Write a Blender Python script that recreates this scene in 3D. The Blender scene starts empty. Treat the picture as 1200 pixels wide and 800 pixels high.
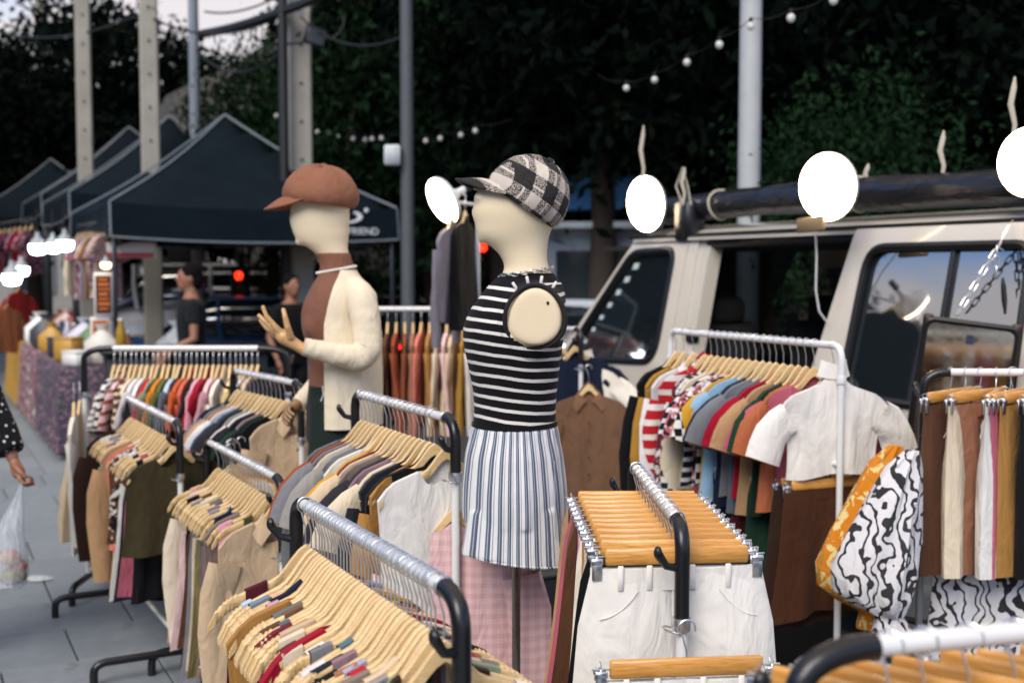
import bpy, math, random
import numpy as np
from mathutils import Vector, Matrix
rng = random.Random(7)
nr = np.random.default_rng(11)
C = bpy.context.scene.collection
SC = bpy.context.scene
PI = math.pi
# ------------------------------------------------------------------ camera
FPX, PITCH, CAMH = 1400.0, math.atan(88 / 1400), 1.7
cam = bpy.data.cameras.new("camera"); camo = bpy.data.objects.new("camera", cam); C.objects.link(camo)
camo.location = (0, 0, CAMH); camo.rotation_euler = (PI / 2 - PITCH, 0, 0)
cam.sensor_width = 36; cam.lens = FPX * 36 / 1200; cam.clip_start = .05; cam.clip_end = 2000
cam.dof.use_dof = True; cam.dof.focus_distance = 2.75; cam.dof.aperture_fstop = 3.2
SC.camera = camo
# ------------------------------------------------------------------ world, sun, exposure
SUNV = Vector((-.30, -.70, .66)).normalized()
w = bpy.data.worlds.new("World"); SC.world = w; w.use_nodes = True
nt = w.node_tree; nt.nodes.clear()
def wn(t, **k):
    n = nt.nodes.new(t)
    for a, b in k.items(): setattr(n, a, b)
    return n
sky = wn('ShaderNodeTexSky'); sky.sky_type = 'NISHITA'; sky.sun_disc = False
sky.sun_elevation = math.asin(SUNV.z); sky.sun_rotation = math.atan2(SUNV.x, SUNV.y)
sky.air_density = 1.0; sky.dust_density = .4; sky.ozone_density = 2.0
tc = wn('ShaderNodeTexCoord'); sep = wn('ShaderNodeSeparateXYZ')
nt.links.new(tc.outputs['Generated'], sep.inputs[0])
mp = wn('ShaderNodeMapping'); mp.inputs['Scale'].default_value = (1.6, 1.6, 5.0)
nt.links.new(tc.outputs['Generated'], mp.inputs[0])
nz = wn('ShaderNodeTexNoise'); nz.inputs['Scale'].default_value = 1.6; nz.inputs['Detail'].default_value = 6
nt.links.new(mp.outputs[0], nz.inputs['Vector'])
ad = wn('ShaderNodeMath', operation='MULTIPLY_ADD'); ad.inputs[1].default_value = -.34
nt.links.new(nz.outputs['Fac'], ad.inputs[0]); nt.links.new(sep.outputs['Z'], ad.inputs[2])
cr = wn('ShaderNodeValToRGB')
cr.color_ramp.elements[0].position = .04; cr.color_ramp.elements[0].color = (1, 1, 1, 1)
cr.color_ramp.elements[1].position = .10; cr.color_ramp.elements[1].color = (.06, .06, .06, 1)
nt.links.new(ad.outputs[0], cr.inputs[0])
hi = wn('ShaderNodeMapRange'); hi.interpolation_type = 'SMOOTHSTEP'
for q_, v_ in ((1, .46), (2, .80), (3, 0.0), (4, .72)): hi.inputs[q_].default_value = v_
nt.links.new(sep.outputs['Z'], hi.inputs[0])
mxf = wn('ShaderNodeMath', operation='MAXIMUM'); nt.links.new(cr.outputs[0], mxf.inputs[0]); nt.links.new(hi.outputs[0], mxf.inputs[1])
cc = wn('ShaderNodeMixRGB'); cc.inputs[1].default_value = (4.5, 4.3, 4.45, 1); cc.inputs[2].default_value = (8.4, 6.9, 5.4, 1)
nt.links.new(hi.outputs[0], cc.inputs[0])
mx = wn('ShaderNodeMixRGB'); nt.links.new(cc.outputs[0], mx.inputs[2])
nt.links.new(mxf.outputs[0], mx.inputs[0]); sm = wn('ShaderNodeMixRGB', blend_type='MULTIPLY'); sm.inputs[0].default_value = 1; sm.inputs[2].default_value = (.58, .90, 1.25, 1)
nt.links.new(sky.outputs[0], sm.inputs[1]); nt.links.new(sm.outputs[0], mx.inputs[1])
bg = wn('ShaderNodeBackground'); bg.inputs[1].default_value = .115
nt.links.new(mx.outputs[0], bg.inputs[0])
wo = wn('ShaderNodeOutputWorld'); nt.links.new(bg.outputs[0], wo.inputs[0])
sun = bpy.data.lights.new("sun", 'SUN'); sun.energy = 2.0; sun.angle = math.radians(35); sun.color = (1, .91, .79)
suno = bpy.data.objects.new("sun", sun); C.objects.link(suno)
suno.rotation_euler = SUNV.to_track_quat('Z', 'Y').to_euler()
SC.view_settings.view_transform = 'Standard'; SC.view_settings.look = 'None'
SC.view_settings.exposure = 0.75; SC.view_settings.gamma = 1
SC.cycles.use_denoising = True; SC.cycles.max_bounces = 8; SC.cycles.transparent_max_bounces = 12
SC.cycles.sample_clamp_indirect = 4.0
# ------------------------------------------------------------------ pixel -> world helpers (of the 1200x800 photograph)
def ray(px, py):
    x = (px - 600) / FPX; y = -(py - 400) / FPX
    return Vector((x, math.cos(PITCH) + y * math.sin(PITCH), -math.sin(PITCH) + y * math.cos(PITCH)))
def PH(px, py, z):
    r = ray(px, py); return Vector((0, 0, CAMH)) + r * ((z - CAMH) / r.z)
def PD(px, py, d):
    r = ray(px, py); return Vector((0, 0, CAMH)) + r * (d / r.y)
SD = Vector((-.507, 1, 0)).normalized()      # along the pavement, away
SP = Vector((SD.y, -SD.x, 0))                # across it, to the right
SANG = math.atan2(SD.y, SD.x)
# ------------------------------------------------------------------ object helpers
def tag(o, label, cat, group=None):
    o['label'] = label; o['category'] = cat
    if group: o['group'] = group
    return o
def thing(name, label, cat, loc=(0, 0, 0), rz=0, group=None):
    o = bpy.data.objects.new(name, None); C.objects.link(o); o.location = loc; o.rotation_euler = (0, 0, rz)
    o.empty_display_size = .1
    return tag(o, label, cat, group)
def link(name, me, parent=None, loc=None, rot=None):
    o = bpy.data.objects.new(name, me); C.objects.link(o)
    if parent: o.parent = parent
    if loc is not None: o.location = loc
    if rot is not None: o.rotation_euler = rot
    return o
class MB:
    def __init__(s): s.v = []; s.f = []; s.m = []
    def add(s, v, f, m=0):
        b = len(s.v); s.v.extend([tuple(map(float, p)) for p in v])
        s.f.extend([tuple(i + b for i in q) for q in f]); s.m.extend([m] * len(f)); return s
    def box(s, c, d, rz=0, m=0, bev=0, rot=None):
        x, y, z = d[0] / 2, d[1] / 2, d[2] / 2
        b = min(bev, x * .9, y * .9, z * .9)
        if b <= 0:
            vs = [(-x, -y, -z), (x, -y, -z), (x, y, -z), (-x, y, -z), (-x, -y, z), (x, -y, z), (x, y, z), (-x, y, z)]
            fs = [(3, 2, 1, 0), (4, 5, 6, 7), (0, 1, 5, 4), (1, 2, 6, 5), (2, 3, 7, 6), (3, 0, 4, 7)]
        else:
            def rr(k, zz): return [(-x + k, -y, zz), (x - k, -y, zz), (x, -y + k, zz), (x, y - k, zz), (x - k, y, zz), (-x + k, y, zz), (-x, y - k, zz), (-x, -y + k, zz)]
            def sh(k, zz): return [(px * (x - k) / x, py * (y - k) / y, zz) for px, py, _ in rr(b, 0)]
            vs = sh(b, -z) + rr(b, -z + b) + rr(b, z - b) + sh(b, z)
            fs = [tuple(range(7, -1, -1)), tuple(range(24, 32))]
            for r in range(3):
                for i in range(8):
                    j = (i + 1) % 8; fs.append((r * 8 + i, r * 8 + j, r * 8 + 8 + j, r * 8 + 8 + i))
        M = (rot.to_4x4() if rot is not None else Matrix.Rotation(rz, 4, 'Z')); M.translation = Vector(c)
        return s.add([M @ Vector(p) for p in vs], fs, m)
    def rings(s, R, m=0, cap=True, closed=True):
        n = len(R[0]); v = [p for r in R for p in r]; f = []
        for i in range(len(R) - 1):
            for j in range(n if closed else n - 1):
                k = (j + 1) % n; f.append((i * n + j, i * n + k, (i + 1) * n + k, (i + 1) * n + j))
        if cap and closed:
            f.append(tuple(range(n - 1, -1, -1))); f.append(tuple(range((len(R) - 1) * n, len(R) * n)))
        return s.add(v, f, m)
    def tube(s, path, r, n=8, m=0, cap=True, flat=None):
        P = [Vector(p) for p in path]; L = len(P); rs = [r] * L if isinstance(r, (int, float)) else list(r)
        R = []; prev = None
        for i, p in enumerate(P):
            t = (P[min(i + 1, L - 1)] - P[max(i - 1, 0)]).normalized()
            if prev is None:
                a = Vector((0, 0, 1)) if abs(t.z) < .9 else Vector((0, 1, 0))
                e = (a - t * a.dot(t)).normalized()
            else:
                e = prev - t * prev.dot(t)
                e = e.normalized() if e.length > 1e-6 else prev
            prev = e; g = t.cross(e)
            R.append([p + (e * math.cos(2 * PI * k / n) + g * math.sin(2 * PI * k / n)) * rs[i] for k in range(n)])
        return s.rings(R, m, cap)
    def lathe(s, prof, n=16, c=(0, 0, 0), m=0, cap=True, sx=1, sy=1):
        R = [[(c[0] + sx * r * math.cos(2 * PI * k / n), c[1] + sy * r * math.sin(2 * PI * k / n), c[2] + z) for k in range(n)] for r, z in prof]
        return s.rings(R, m, cap)
    def ball(s, c, r, n=10, m=0):
        rx, ry, rz = (r, r, r) if isinstance(r, (int, float)) else r
        K = max(5, n // 2 + 1); R = []
        for i in range(K + 1):
            t = PI * (.02 + .96 * i / K)
            R.append([(c[0] + rx * math.sin(t) * math.cos(2 * PI * k / n), c[1] + ry * math.sin(t) * math.sin(2 * PI * k / n), c[2] - rz * math.cos(t)) for k in range(n)])
        return s.rings(R, m)
    def grid(s, G, m=0):
        a, b = len(G), len(G[0]); v = [p for r in G for p in r]
        return s.add(v, [(i * b + j, i * b + j + 1, (i + 1) * b + j + 1, (i + 1) * b + j) for i in range(a - 1) for j in range(b - 1)], m)
    def mesh(s, name, mats, smooth=True):
        me = bpy.data.meshes.new(name); me.from_pydata(s.v, [], s.f)
        for k in (mats if isinstance(mats, (list, tuple)) else [mats]): me.materials.append(k)
        me.polygons.foreach_set('material_index', s.m)
        if smooth:
            me.polygons.foreach_set('use_smooth', [True] * len(s.f))
            try: me.set_sharp_from_angle(angle=math.radians(48))
            except Exception: pass
        me.update(); return me
    def build(s, name, mats, parent=None, loc=None, rot=None, smooth=True):
        return link(name, s.mesh(name, mats, smooth), parent, loc, rot)
def fuse(mb, voxel=.006, it=4, name='body', mats=None):
    me = mb.mesh('tmp', mats, False); o = bpy.data.objects.new('tmp', me); C.objects.link(o)
    r = o.modifiers.new('r', 'REMESH'); r.mode = 'VOXEL'; r.voxel_size = voxel
    q = o.modifiers.new('s', 'SMOOTH'); q.iterations = it; q.factor = .5
    dg = bpy.context.evaluated_depsgraph_get(); out = bpy.data.meshes.new_from_object(o.evaluated_get(dg))
    bpy.data.objects.remove(o); out.name = name
    out.polygons.foreach_set('use_smooth', [True] * len(out.polygons)); 
    return out
def setmat(me, m):
    me.materials.clear(); me.materials.append(m); return me
def bez(p0, p1, p2, n=6):
    p0, p1, p2 = Vector(p0), Vector(p1), Vector(p2)
    return [p0 * (1 - t) ** 2 + p1 * 2 * t * (1 - t) + p2 * t * t for t in [i / n for i in range(n + 1)]]
# ------------------------------------------------------------------ materials
def srgb(h):
    h = h.lstrip('#'); o = []
    for i in (0, 2, 4):
        c = int(h[i:i + 2], 16) / 255; o.append(c / 12.92 if c <= .04045 else ((c + .055) / 1.055) ** 2.4)
    return (*o, 1)
_mats = {}
class NT:
    def __init__(s, name):
        s.mat = bpy.data.materials.new(name); s.mat.use_nodes = True; s.t = s.mat.node_tree
        s.b = s.t.nodes['Principled BSDF']
        s.co = s.t.nodes.new('ShaderNodeTexCoord')
    def n(s, t, ins=None, **k):
        x = s.t.nodes.new(t)
        for a, b in k.items(): setattr(x, a, b)
        for a, b in (ins or {}).items():
            if hasattr(b, 'is_output') or isinstance(b, bpy.types.NodeSocket): s.t.links.new(b, x.inputs[a])
            else: x.inputs[a].default_value = b
        return x
    def math(s, op, a, b=0.0, c=0.0): return s.n('ShaderNodeMath', {0: a, 1: b, 2: c}, operation=op).outputs[0]
    def mix(s, f, a, b, bt='MIX'): return s.n('ShaderNodeMixRGB', {0: f, 1: a, 2: b}, blend_type=bt).outputs[0]
    def noise(s, sc, det=4, vec=None, rough=.5, dist=0):
        return s.n('ShaderNodeTexNoise', {'Vector': vec or s.co.outputs['Object'], 'Scale': sc, 'Detail': det, 'Roughness': rough, 'Distortion': dist}).outputs['Fac']
    def vscale(s, sc): return s.n('ShaderNodeMapping', {'Vector': s.co.outputs['Object'], 'Scale': sc}).outputs[0]
    def ramp(s, f, stops):
        r = s.n('ShaderNodeValToRGB', {0: f}); e = r.color_ramp.elements
        while len(e) < len(stops): e.new(.5)
        for i, (p, c) in enumerate(stops): e[i].position = p; e[i].color = c if len(c) == 4 else (*c, 1)
        return r.outputs[0]
    def bump(s, h, st=.3, d=.01, nrm=None):
        i = {'Height': h, 'Strength': st, 'Distance': d}
        if nrm is not None: i['Normal'] = nrm
        return s.n('ShaderNodeBump', i).outputs[0]
    def set(s, **k):
        for a, b in k.items():
            q = {'base': 'Base Color', 'rough': 'Roughness', 'metal': 'Metallic', 'normal': 'Normal', 'spec': 'Specular IOR Level', 'sheen': 'Sheen Weight', 'coat': 'Coat Weight', 'trans': 'Transmission Weight', 'alpha': 'Alpha', 'ior': 'IOR', 'emc': 'Emission Color', 'ems': 'Emission Strength'}[a]
            if isinstance(b, bpy.types.NodeSocket): s.t.links.new(b, s.b.inputs[q])
            else: s.b.inputs[q].default_value = b
        return s.mat
def k(c, f): return (c[0] * f, c[1] * f, c[2] * f, 1)
def M(name, hexc, rough=.6, metal=0, var=.12, sc=8, bump=0, bsc=60, **kw):
    if name in _mats: return _mats[name]
    t = NT(name); c = srgb(hexc)
    f = t.noise(sc, 5)
    t.set(base=t.mix(f, k(c, 1 - var), k(c, 1 + var)), rough=rough, metal=metal, **kw)
    if bump: t.set(normal=t.bump(t.noise(bsc, 3), bump, .005))
    _mats[name] = t.mat; return t.mat
PAL = dict(cream='d9c9ae', ivory='e3dccd', white='dfdbd3', black='131316', charcoal='2d2d31', slate='59626d', stone='928e8a', taupe='85746a', mauve='8b7078',
    dusty_pink='c0929a', blush='dfbdbb', rose='b05c6b', crimson='98132a', red='b3212b', maroon='4f1a22', rust='93472a', terracotta='a8603f', brown='5d3d2b', chocolate='38251d',
    tan='b18c66', camel='a5783f', beige='c2a98a', sand='cfb999', khaki='8b7c54', olive='4c4629', sage='8c9b7c', forest='1d3829', moss='5a6436', teal='4f6f79', navy='171f33',
    denim='3a5676', sky='8cb0c9', powder='b3c4d1', lavender='a69fb0', mustard='c3932d', amber='c97c22', lemon='dcc887', orange='c2592b', salmon='cd7967', plum='57374a', grey='77787c',
    coffee='70533f', oatmeal='cdbfa9', wine='6d1f30', pewter='6a6c6b', sienna='7f4529', umber='4a3a2c', pearl='d6d3d3', peach='d9a58a', clay='996a52', ink='22242c', steel='70808f', ochre='a87d33', dark_olive='3a3320', pink='d79aa6', coral='c4604f')
def fabric(col, pat=None, col2='white', col3='black', per=.045, duty=.4):
    key = ('fab', col, pat, col2, col3, per)
    if key in _mats: return _mats[key]
    t = NT('fabric_' + col + ('_' + pat if pat else '')); c = srgb(PAL.get(col, col)); c2 = srgb(PAL.get(col2, col2)); c3 = srgb(PAL.get(col3, col3))
    sp = t.n('ShaderNodeSeparateXYZ', {0: t.co.outputs['Object']}); X, Y, Z = sp.outputs
    wob = t.math('MULTIPLY_ADD', t.noise(5, 2), .02, Z)
    def stripe(v, p, d): return t.math('LESS_THAN', t.math('FRACT', t.math('DIVIDE', v, p)), d)
    base = None
    if pat == 'stripe': base = t.mix(stripe(wob, per, duty), c, c2)
    elif pat == 'vstripe': base = t.mix(stripe(X, per, duty), c, c2)
    elif pat == 'check':
        a = stripe(X, per, .5); b = stripe(wob, per, .5)
        base = t.mix(t.math('MULTIPLY', t.math('ADD', a, b), .5), c, c2)
    elif pat == 'chess':
        a = stripe(X, per, .5); b = stripe(wob, per, .5)
        base = t.mix(t.math('ABSOLUTE', t.math('SUBTRACT', a, b)), c, c2)
    elif pat == 'plaid':
        xx = t.math('ADD', X, t.math('MULTIPLY', Y, .85)); 
        a = stripe(xx, per, .42); b = stripe(t.math('ADD', Z, t.math('MULTIPLY', Y, .1)), per, .42)
        al = stripe(t.math('ADD', xx, per * .30), per, .07); bl = stripe(t.math('ADD', Z, per * .30), per, .07)
        tw = t.noise(380, 1)
        g = t.mix(t.math('MULTIPLY', t.math('GREATER_THAN', tw, .5), .75), c, c2)
        base = t.mix(t.math('MULTIPLY', a, b), t.mix(t.math('MAXIMUM', a, b), c, g), c2)
        base = t.mix(t.math('MAXIMUM', al, bl), base, t.mix(t.math('MAXIMUM', a, b), c, c2))
        base = t.mix(t.math('MULTIPLY', t.noise(160, 3), .18), base, k(c2, .35))
    elif pat == 'dots':
        vo = t.n('ShaderNodeTexVoronoi', {'Vector': t.co.outputs['Object'], 'Scale': 1 / per, 'Randomness': .6})
        base = t.mix(t.math('LESS_THAN', vo.outputs['Distance'], .22), c, c2)
    elif pat == 'swirl':
        wv = t.n('ShaderNodeTexWave', {'Vector': t.co.outputs['Object'], 'Scale': 8.0, 'Distortion': 15.0, 'Detail': 1.8, 'Detail Scale': 1.5, 'Detail Roughness': .5}).outputs['Fac']
        base = t.ramp(wv, [(.0, c2), (.20, c2), (.27, c), (1, c)])
    elif pat == 'floral':
        v = t.noise(1 / per, 3, dist=1.5); v2 = t.noise(.7 / per, 2, dist=2)
        base = t.mix(t.math('GREATER_THAN', v, .55), c, c2); base = t.mix(t.math('GREATER_THAN', v2, .62), base, c3)
    elif pat == 'bar':  # a coloured band low on the garment
        base = t.mix(stripe(wob, per, duty), c, c2)
    if base is None: base = t.mix(t.noise(7, 4), k(c, .88), k(c, 1.12))
    else: base = t.mix(t.math('MULTIPLY', t.noise(9, 4), .16), base, k(c, .55))
    b1 = t.bump(t.noise(9, 3, vec=t.vscale((1.6, 1.6, .7)), dist=.6), .55, .03)
    weave = t.n('ShaderNodeTexWave', {'Vector': t.co.outputs['Object'], 'Scale': 160.0, 'Distortion': 2.0}).outputs['Fac']
    b2 = t.bump(t.math('ADD', t.noise(500, 2), t.math('MULTIPLY', weave, .4)), .25, .0015, b1)
    t.set(base=base, rough=.9, sheen=.04, spec=.15, normal=b2)
    t.b.inputs['Sheen Roughness'].default_value = .5
    _mats[key] = t.mat; return t.mat
def wood(name, hexc, hex2):
    t = NT(name); v = t.vscale((5, 60, 60))
    inf = t.n('ShaderNodeObjectInfo').outputs['Random']
    g = t.noise(3, 5, vec=v, dist=1.0)
    g2 = t.noise(2.2, 6, vec=t.vscale((9, 150, 150)), rough=.7); g = t.math('MULTIPLY_ADD', g2, .55, t.math('MULTIPLY', g, .6)); c = t.ramp(g, [(.32, k(srgb(hexc), 1.08)), (.55, srgb(hexc)), (.72, srgb(hex2)), (.85, k(srgb(hex2), .72))]); c = t.mix(t.math('MULTIPLY', inf, .40), c, k(srgb(hex2), .8))
    return t.set(base=c, rough=t.math('MULTIPLY_ADD', g, .2, .3), coat=.25, normal=t.bump(g, .12, .001))
def metalm(name, hexc, rough, metal=1):
    t = NT(name); c = srgb(hexc); n = t.noise(30, 4)
    return t.set(base=t.mix(n, k(c, .8), k(c, 1.1)), rough=t.math('MULTIPLY_ADD', n, .25, rough), metal=metal)
WOOD = wood('pale_hanger_wood', 'e2c592', 'cfa76c'); HONEY = wood('honey_wood', 'dda253', 'b87a30'); TANW = wood('mannequin_wood', 'c99f6b', 'b08450'); DARKW = wood('dark_mannequin_wood', '94714c', '7a5836')
CHROME = metalm('chrome', 'dadde0', .22); STEEL = metalm('brushed_steel', 'b4bac0', .3); BLKP = M('black_plastic', '17181b', .38, bump=.1)
BLKM = M('black_powder_coat', '141518', .32, bump=.06); WHTM = M('white_enamel', 'd8d8d6', .3, var=.05); SILV = M('silver_tube', 'cfcecb', .3, .0, var=.06)
RUB = M('rubber', '1a1a1b', .8)
# ------------------------------------------------------------------ hangers
HH = .205
def hz(x, H=HH):
    a = abs(x) / H
    s = min(1, a / .34); s = s * s * (3 - 2 * s)
    return -.083 - .044 * s - .070 * a - .032 * max(0, (a - .74) / .26) ** 2
def hanger_mesh(H=HH):
    m = MB(); xs = sorted(set([i / 14 for i in range(-14, 15)] + [sg * (.70 + .02 * q) for q in range(13) for sg in (-1, 1)]))
    R = []
    for q in xs:
        a = abs(q); x = q * H
        top = hz(x, H); th = .036 - .010 * min(1, a / .4)
        if a > .69 and a < .95: top += .0028 * (1 if int(round((a - .70) / .02)) % 2 else 0)
        if a > .97: th *= .6; top -= .004
        y0 = .012 * a * a; h = .0066
        bot = top - th; c = .0022
        R.append([(x, y0 - h + c, top), (x, y0 + h - c, top), (x, y0 + h, top - c), (x, y0 + h, bot + c), (x, y0 + h - c, bot), (x, y0 - h + c, bot), (x, y0 - h, bot + c), (x, y0 - h, top - c)])
    return m.rings(R).mesh('hanger_body', WOOD)
def hook_mesh(drop=.078):
    p = [(0, 0, -drop - .004), (0, 0, -.045), (.004, 0, -.032)]
    r = .0165
    for i in range(15):
        t = math.radians(-60 + 262 * i / 14); p.append((r * math.cos(t) + .0, 0, r * math.sin(t) + .0005))
    return MB().tube(p, .0017, 6).mesh('hook', CHROME)
ME_H = hanger_mesh(); ME_HOOK = hook_mesh(.083); ME_HOOK2 = hook_mesh(.058)
def tbar_mesh():
    m = MB(); m.box((0, 0, -.075), (.30, .013, .036), bev=.003); return m.mesh('trouser_bar', HONEY)
def clip_mesh():
    m = MB(); m.box((0, 0, -.078), (.008, .018, .012), bev=.002)
    m.tube([(0, .006, -.071), (0, .012, -.064), (0, .0, -.060), (0, -.012, -.064), (0, -.006, -.071)], .0014, 5)
    m.box((0, -.008, -.100), (.021, .003, .044), bev=.001); m.box((0, .008, -.100), (.021, .003, .044), bev=.001)
    m.box((0, -.011, -.082), (.024, .005, .012), bev=.001); m.box((0, .011, -.082), (.024, .005, .012), bev=.001)
    return m.mesh('clip', CHROME)
ME_TB = tbar_mesh(); ME_CLIP = clip_mesh(); ME_ROD = MB().tube([(-.185, 0, -.075), (.185, 0, -.075)], .0022, 6).mesh('clip_rod', CHROME)
def hanger(loc, rz, label, group, kind='wood', tilt=0):
    if kind == 'wood':
        o = link('wooden_hanger', ME_H, None, loc, (tilt, 0, rz)); link('hook', ME_HOOK, o)
        tag(o, label, 'hanger', group)
    else:
        o = link('trouser_hanger', ME_TB, None, loc, (tilt, 0, rz)); link('hook', ME_HOOK2, o); link('clip_rod', ME_ROD, o)
        for s in (-1, 1): link('clip', ME_CLIP, o, (s * .168, 0, 0))
        tag(o, label, 'hanger', group)
    return o
# ------------------------------------------------------------------ garments (hanger plane = x/z, thickness = y, origin at the bar)
def lerp(a, b, t): return a + (b - a) * t
def folds(R, amp):
    p = [R.uniform(0, 6.28) for _ in range(4)]; f = [R.uniform(1.0, 1.7), R.uniform(2.2, 3.4), R.uniform(4, 5.5)]
    def F(s, t): return amp * t ** .7 * (math.sin(PI * f[0] * s + p[0] + t) + .6 * math.sin(PI * f[1] * s + p[1] - .8 * t) + .35 * math.sin(PI * f[2] * s + p[2])) * .5
    return F
def sheetpair(m, R, top, length, W0, W1, thick, amp, neck=None, nS=17, nT=11, d0=.0098, hemv=.012, x0=0.0):
    F = folds(R, amp); hp = R.uniform(0, 6); tilt = R.uniform(-.012, .012)
    fr, bk = [], []
    for j in range(nT + 1):
        t = j / nT; rf, rb = [], []
        for i in range(nS + 1):
            s = -1 + 2 * i / nS
            xt = s * W0; xb = s * W1
            e = t ** .6
            x = lerp(xt, xb, e) - .012 * s * math.sin(PI * t)
            zt = top(xt); zb = top(0) - .03 - length + hemv * math.sin(3 * s + hp) + tilt * s
            zf = zt
            if neck and abs(xt) < neck[0]:
                q = (1 - (xt / neck[0]) ** 2) ** .8
                zf = zt - neck[1] * q; zk = zt - neck[2] * q
            else: zk = zt
            ed = (1 - abs(s) ** 4)
            d = d0 * (1 - t * .6) * (1 if abs(s) < .97 else lerp(.9, .4, min(1, t * 5))) + thick * ed * (t ** .5) * (.65 + .35 * math.sin(5 * s + hp + 2 * t))
            f = F(s, t)
            rf.append((x + x0, f + d, lerp(zf, zb, t))); rb.append((x + x0, f - d, lerp(zk, zb, t)))
        off_ = lambda p: (p[0], p[1] + .012 * min(1.2, ((p[0] - x0) / HH) ** 2) * (1 - t), p[2])
        fr.append([off_(p) for p in rf]); bk.append([off_(p) for p in rb])
    m.grid(fr); m.grid([list(reversed(r)) for r in bk])
    for i in (0, nS):   # side seams
        col = [[fr[j][i], bk[j][i]] for j in range(nT + 1)]
        m.grid(col if i == 0 else [list(reversed(c)) for c in col])
    top_strip = [[fr[0][i], bk[0][i]] for i in range(nS + 1)]
    n2 = neck[0] if neck else -1
    lo = [i for i in range(nS + 1) if top_strip[i][0][0] - x0 <= -n2]; hi = [i for i in range(nS + 1) if top_strip[i][0][0] - x0 >= n2]
    if neck is None: m.grid([list(reversed(c)) for c in top_strip])
    else:
        if len(lo) > 1: m.grid([list(reversed(top_strip[i])) for i in lo])
        if len(hi) > 1: m.grid([list(reversed(top_strip[i])) for i in hi])
    return fr, bk
def sleeve(m, R, side, H, kind, thick):
    long = kind == 'long'
    p0 = Vector((side * (H - .03), .010, hz(H * .85, HH) - .056)) if kind == 'short' else Vector((side * (H - .018), .010, hz(H, HH) - .048))
    sw = R.uniform(-.03, .03)
    if long: path = [p0, p0 + Vector((side * .025, sw * .3, -.10)), p0 + Vector((side * .035, sw, -.24)), p0 + Vector((side * .03, sw * 1.5, -.38)), p0 + Vector((side * .025, sw * 1.6, -.50))]; hw = [.058, .062, .055, .047, .040]
    else: path = [p0, p0 + Vector((side * .035, sw * .2, -.022)), p0 + Vector((side * .068, sw * .5, -.062)), p0 + Vector((side * .090, sw * .8, -.105)), p0 + Vector((side * .106, sw, -.15))]; hw = [.056, .062, .066, .068, .068]
    rows = []
    for i, p in enumerate(path):
        t = (path[min(i + 1, len(path) - 1)] - path[max(i - 1, 0)]).normalized()
        e = Vector((0, 1, 0)).cross(t).normalized() * (1 if side > 0 else 1)
        n = 12; r = []
        for q in range(n):
            a = 2 * PI * q / n
            yy = (.011 + thick * .7) * math.sin(a) * (1 + .3 * math.sin(3 * a + i)); r.append(p + e * (hw[i] * math.cos(a)) + Vector((0, yy + .006 * math.sin(i * 2.1 + a * 2), 0)))
        rows.append(r)
    m.rings(rows, 0, cap=False)
def collar_mesh(fab, w=.072):
    m = MB()
    for s in (-1, 1):
        inn = bez((0, -.014, hz(0) + .012), (s * w * 1.15, -.004, hz(w) + .030), (s * .012, .020, hz(0) - .085), 8)
        out = bez((0, -.026, hz(0) - .035), (s * w * 1.9, .006, hz(w * 1.7) + .012), (s * .066, .030, hz(0) - .145), 8)
        rows = []
        for i in range(9):
            mid = inn[i].lerp(out[i], .45) + Vector((0, .005, .005)); rows.append([inn[i], mid, out[i], out[i] + Vector((0, -.004, .002))])
        m.grid(rows)
    return m.mesh('collar', fab)
NOUN = dict(tank='strap top', tee='short sleeved top', long='long sleeved top', jacket='collared jacket', skirt='skirt', pants='trousers', shirt='collared shirt', dress='long dress', mock='mock neck crop top', cardigan='cardigan', shorts='shorts', vest='sleeveless top', polo='collared knit top')
CATG = dict(tank='top', tee='top', long='top', jacket='jacket', skirt='skirt', pants='trousers', shirt='shirt', dress='dress', mock='top', cardigan='cardigan', shorts='shorts', vest='top', polo='top')
TAGW = M('woven_label', 'e6e4df', .7)
TAGB = M('dark_woven_label', '1c1614', .7)
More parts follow.
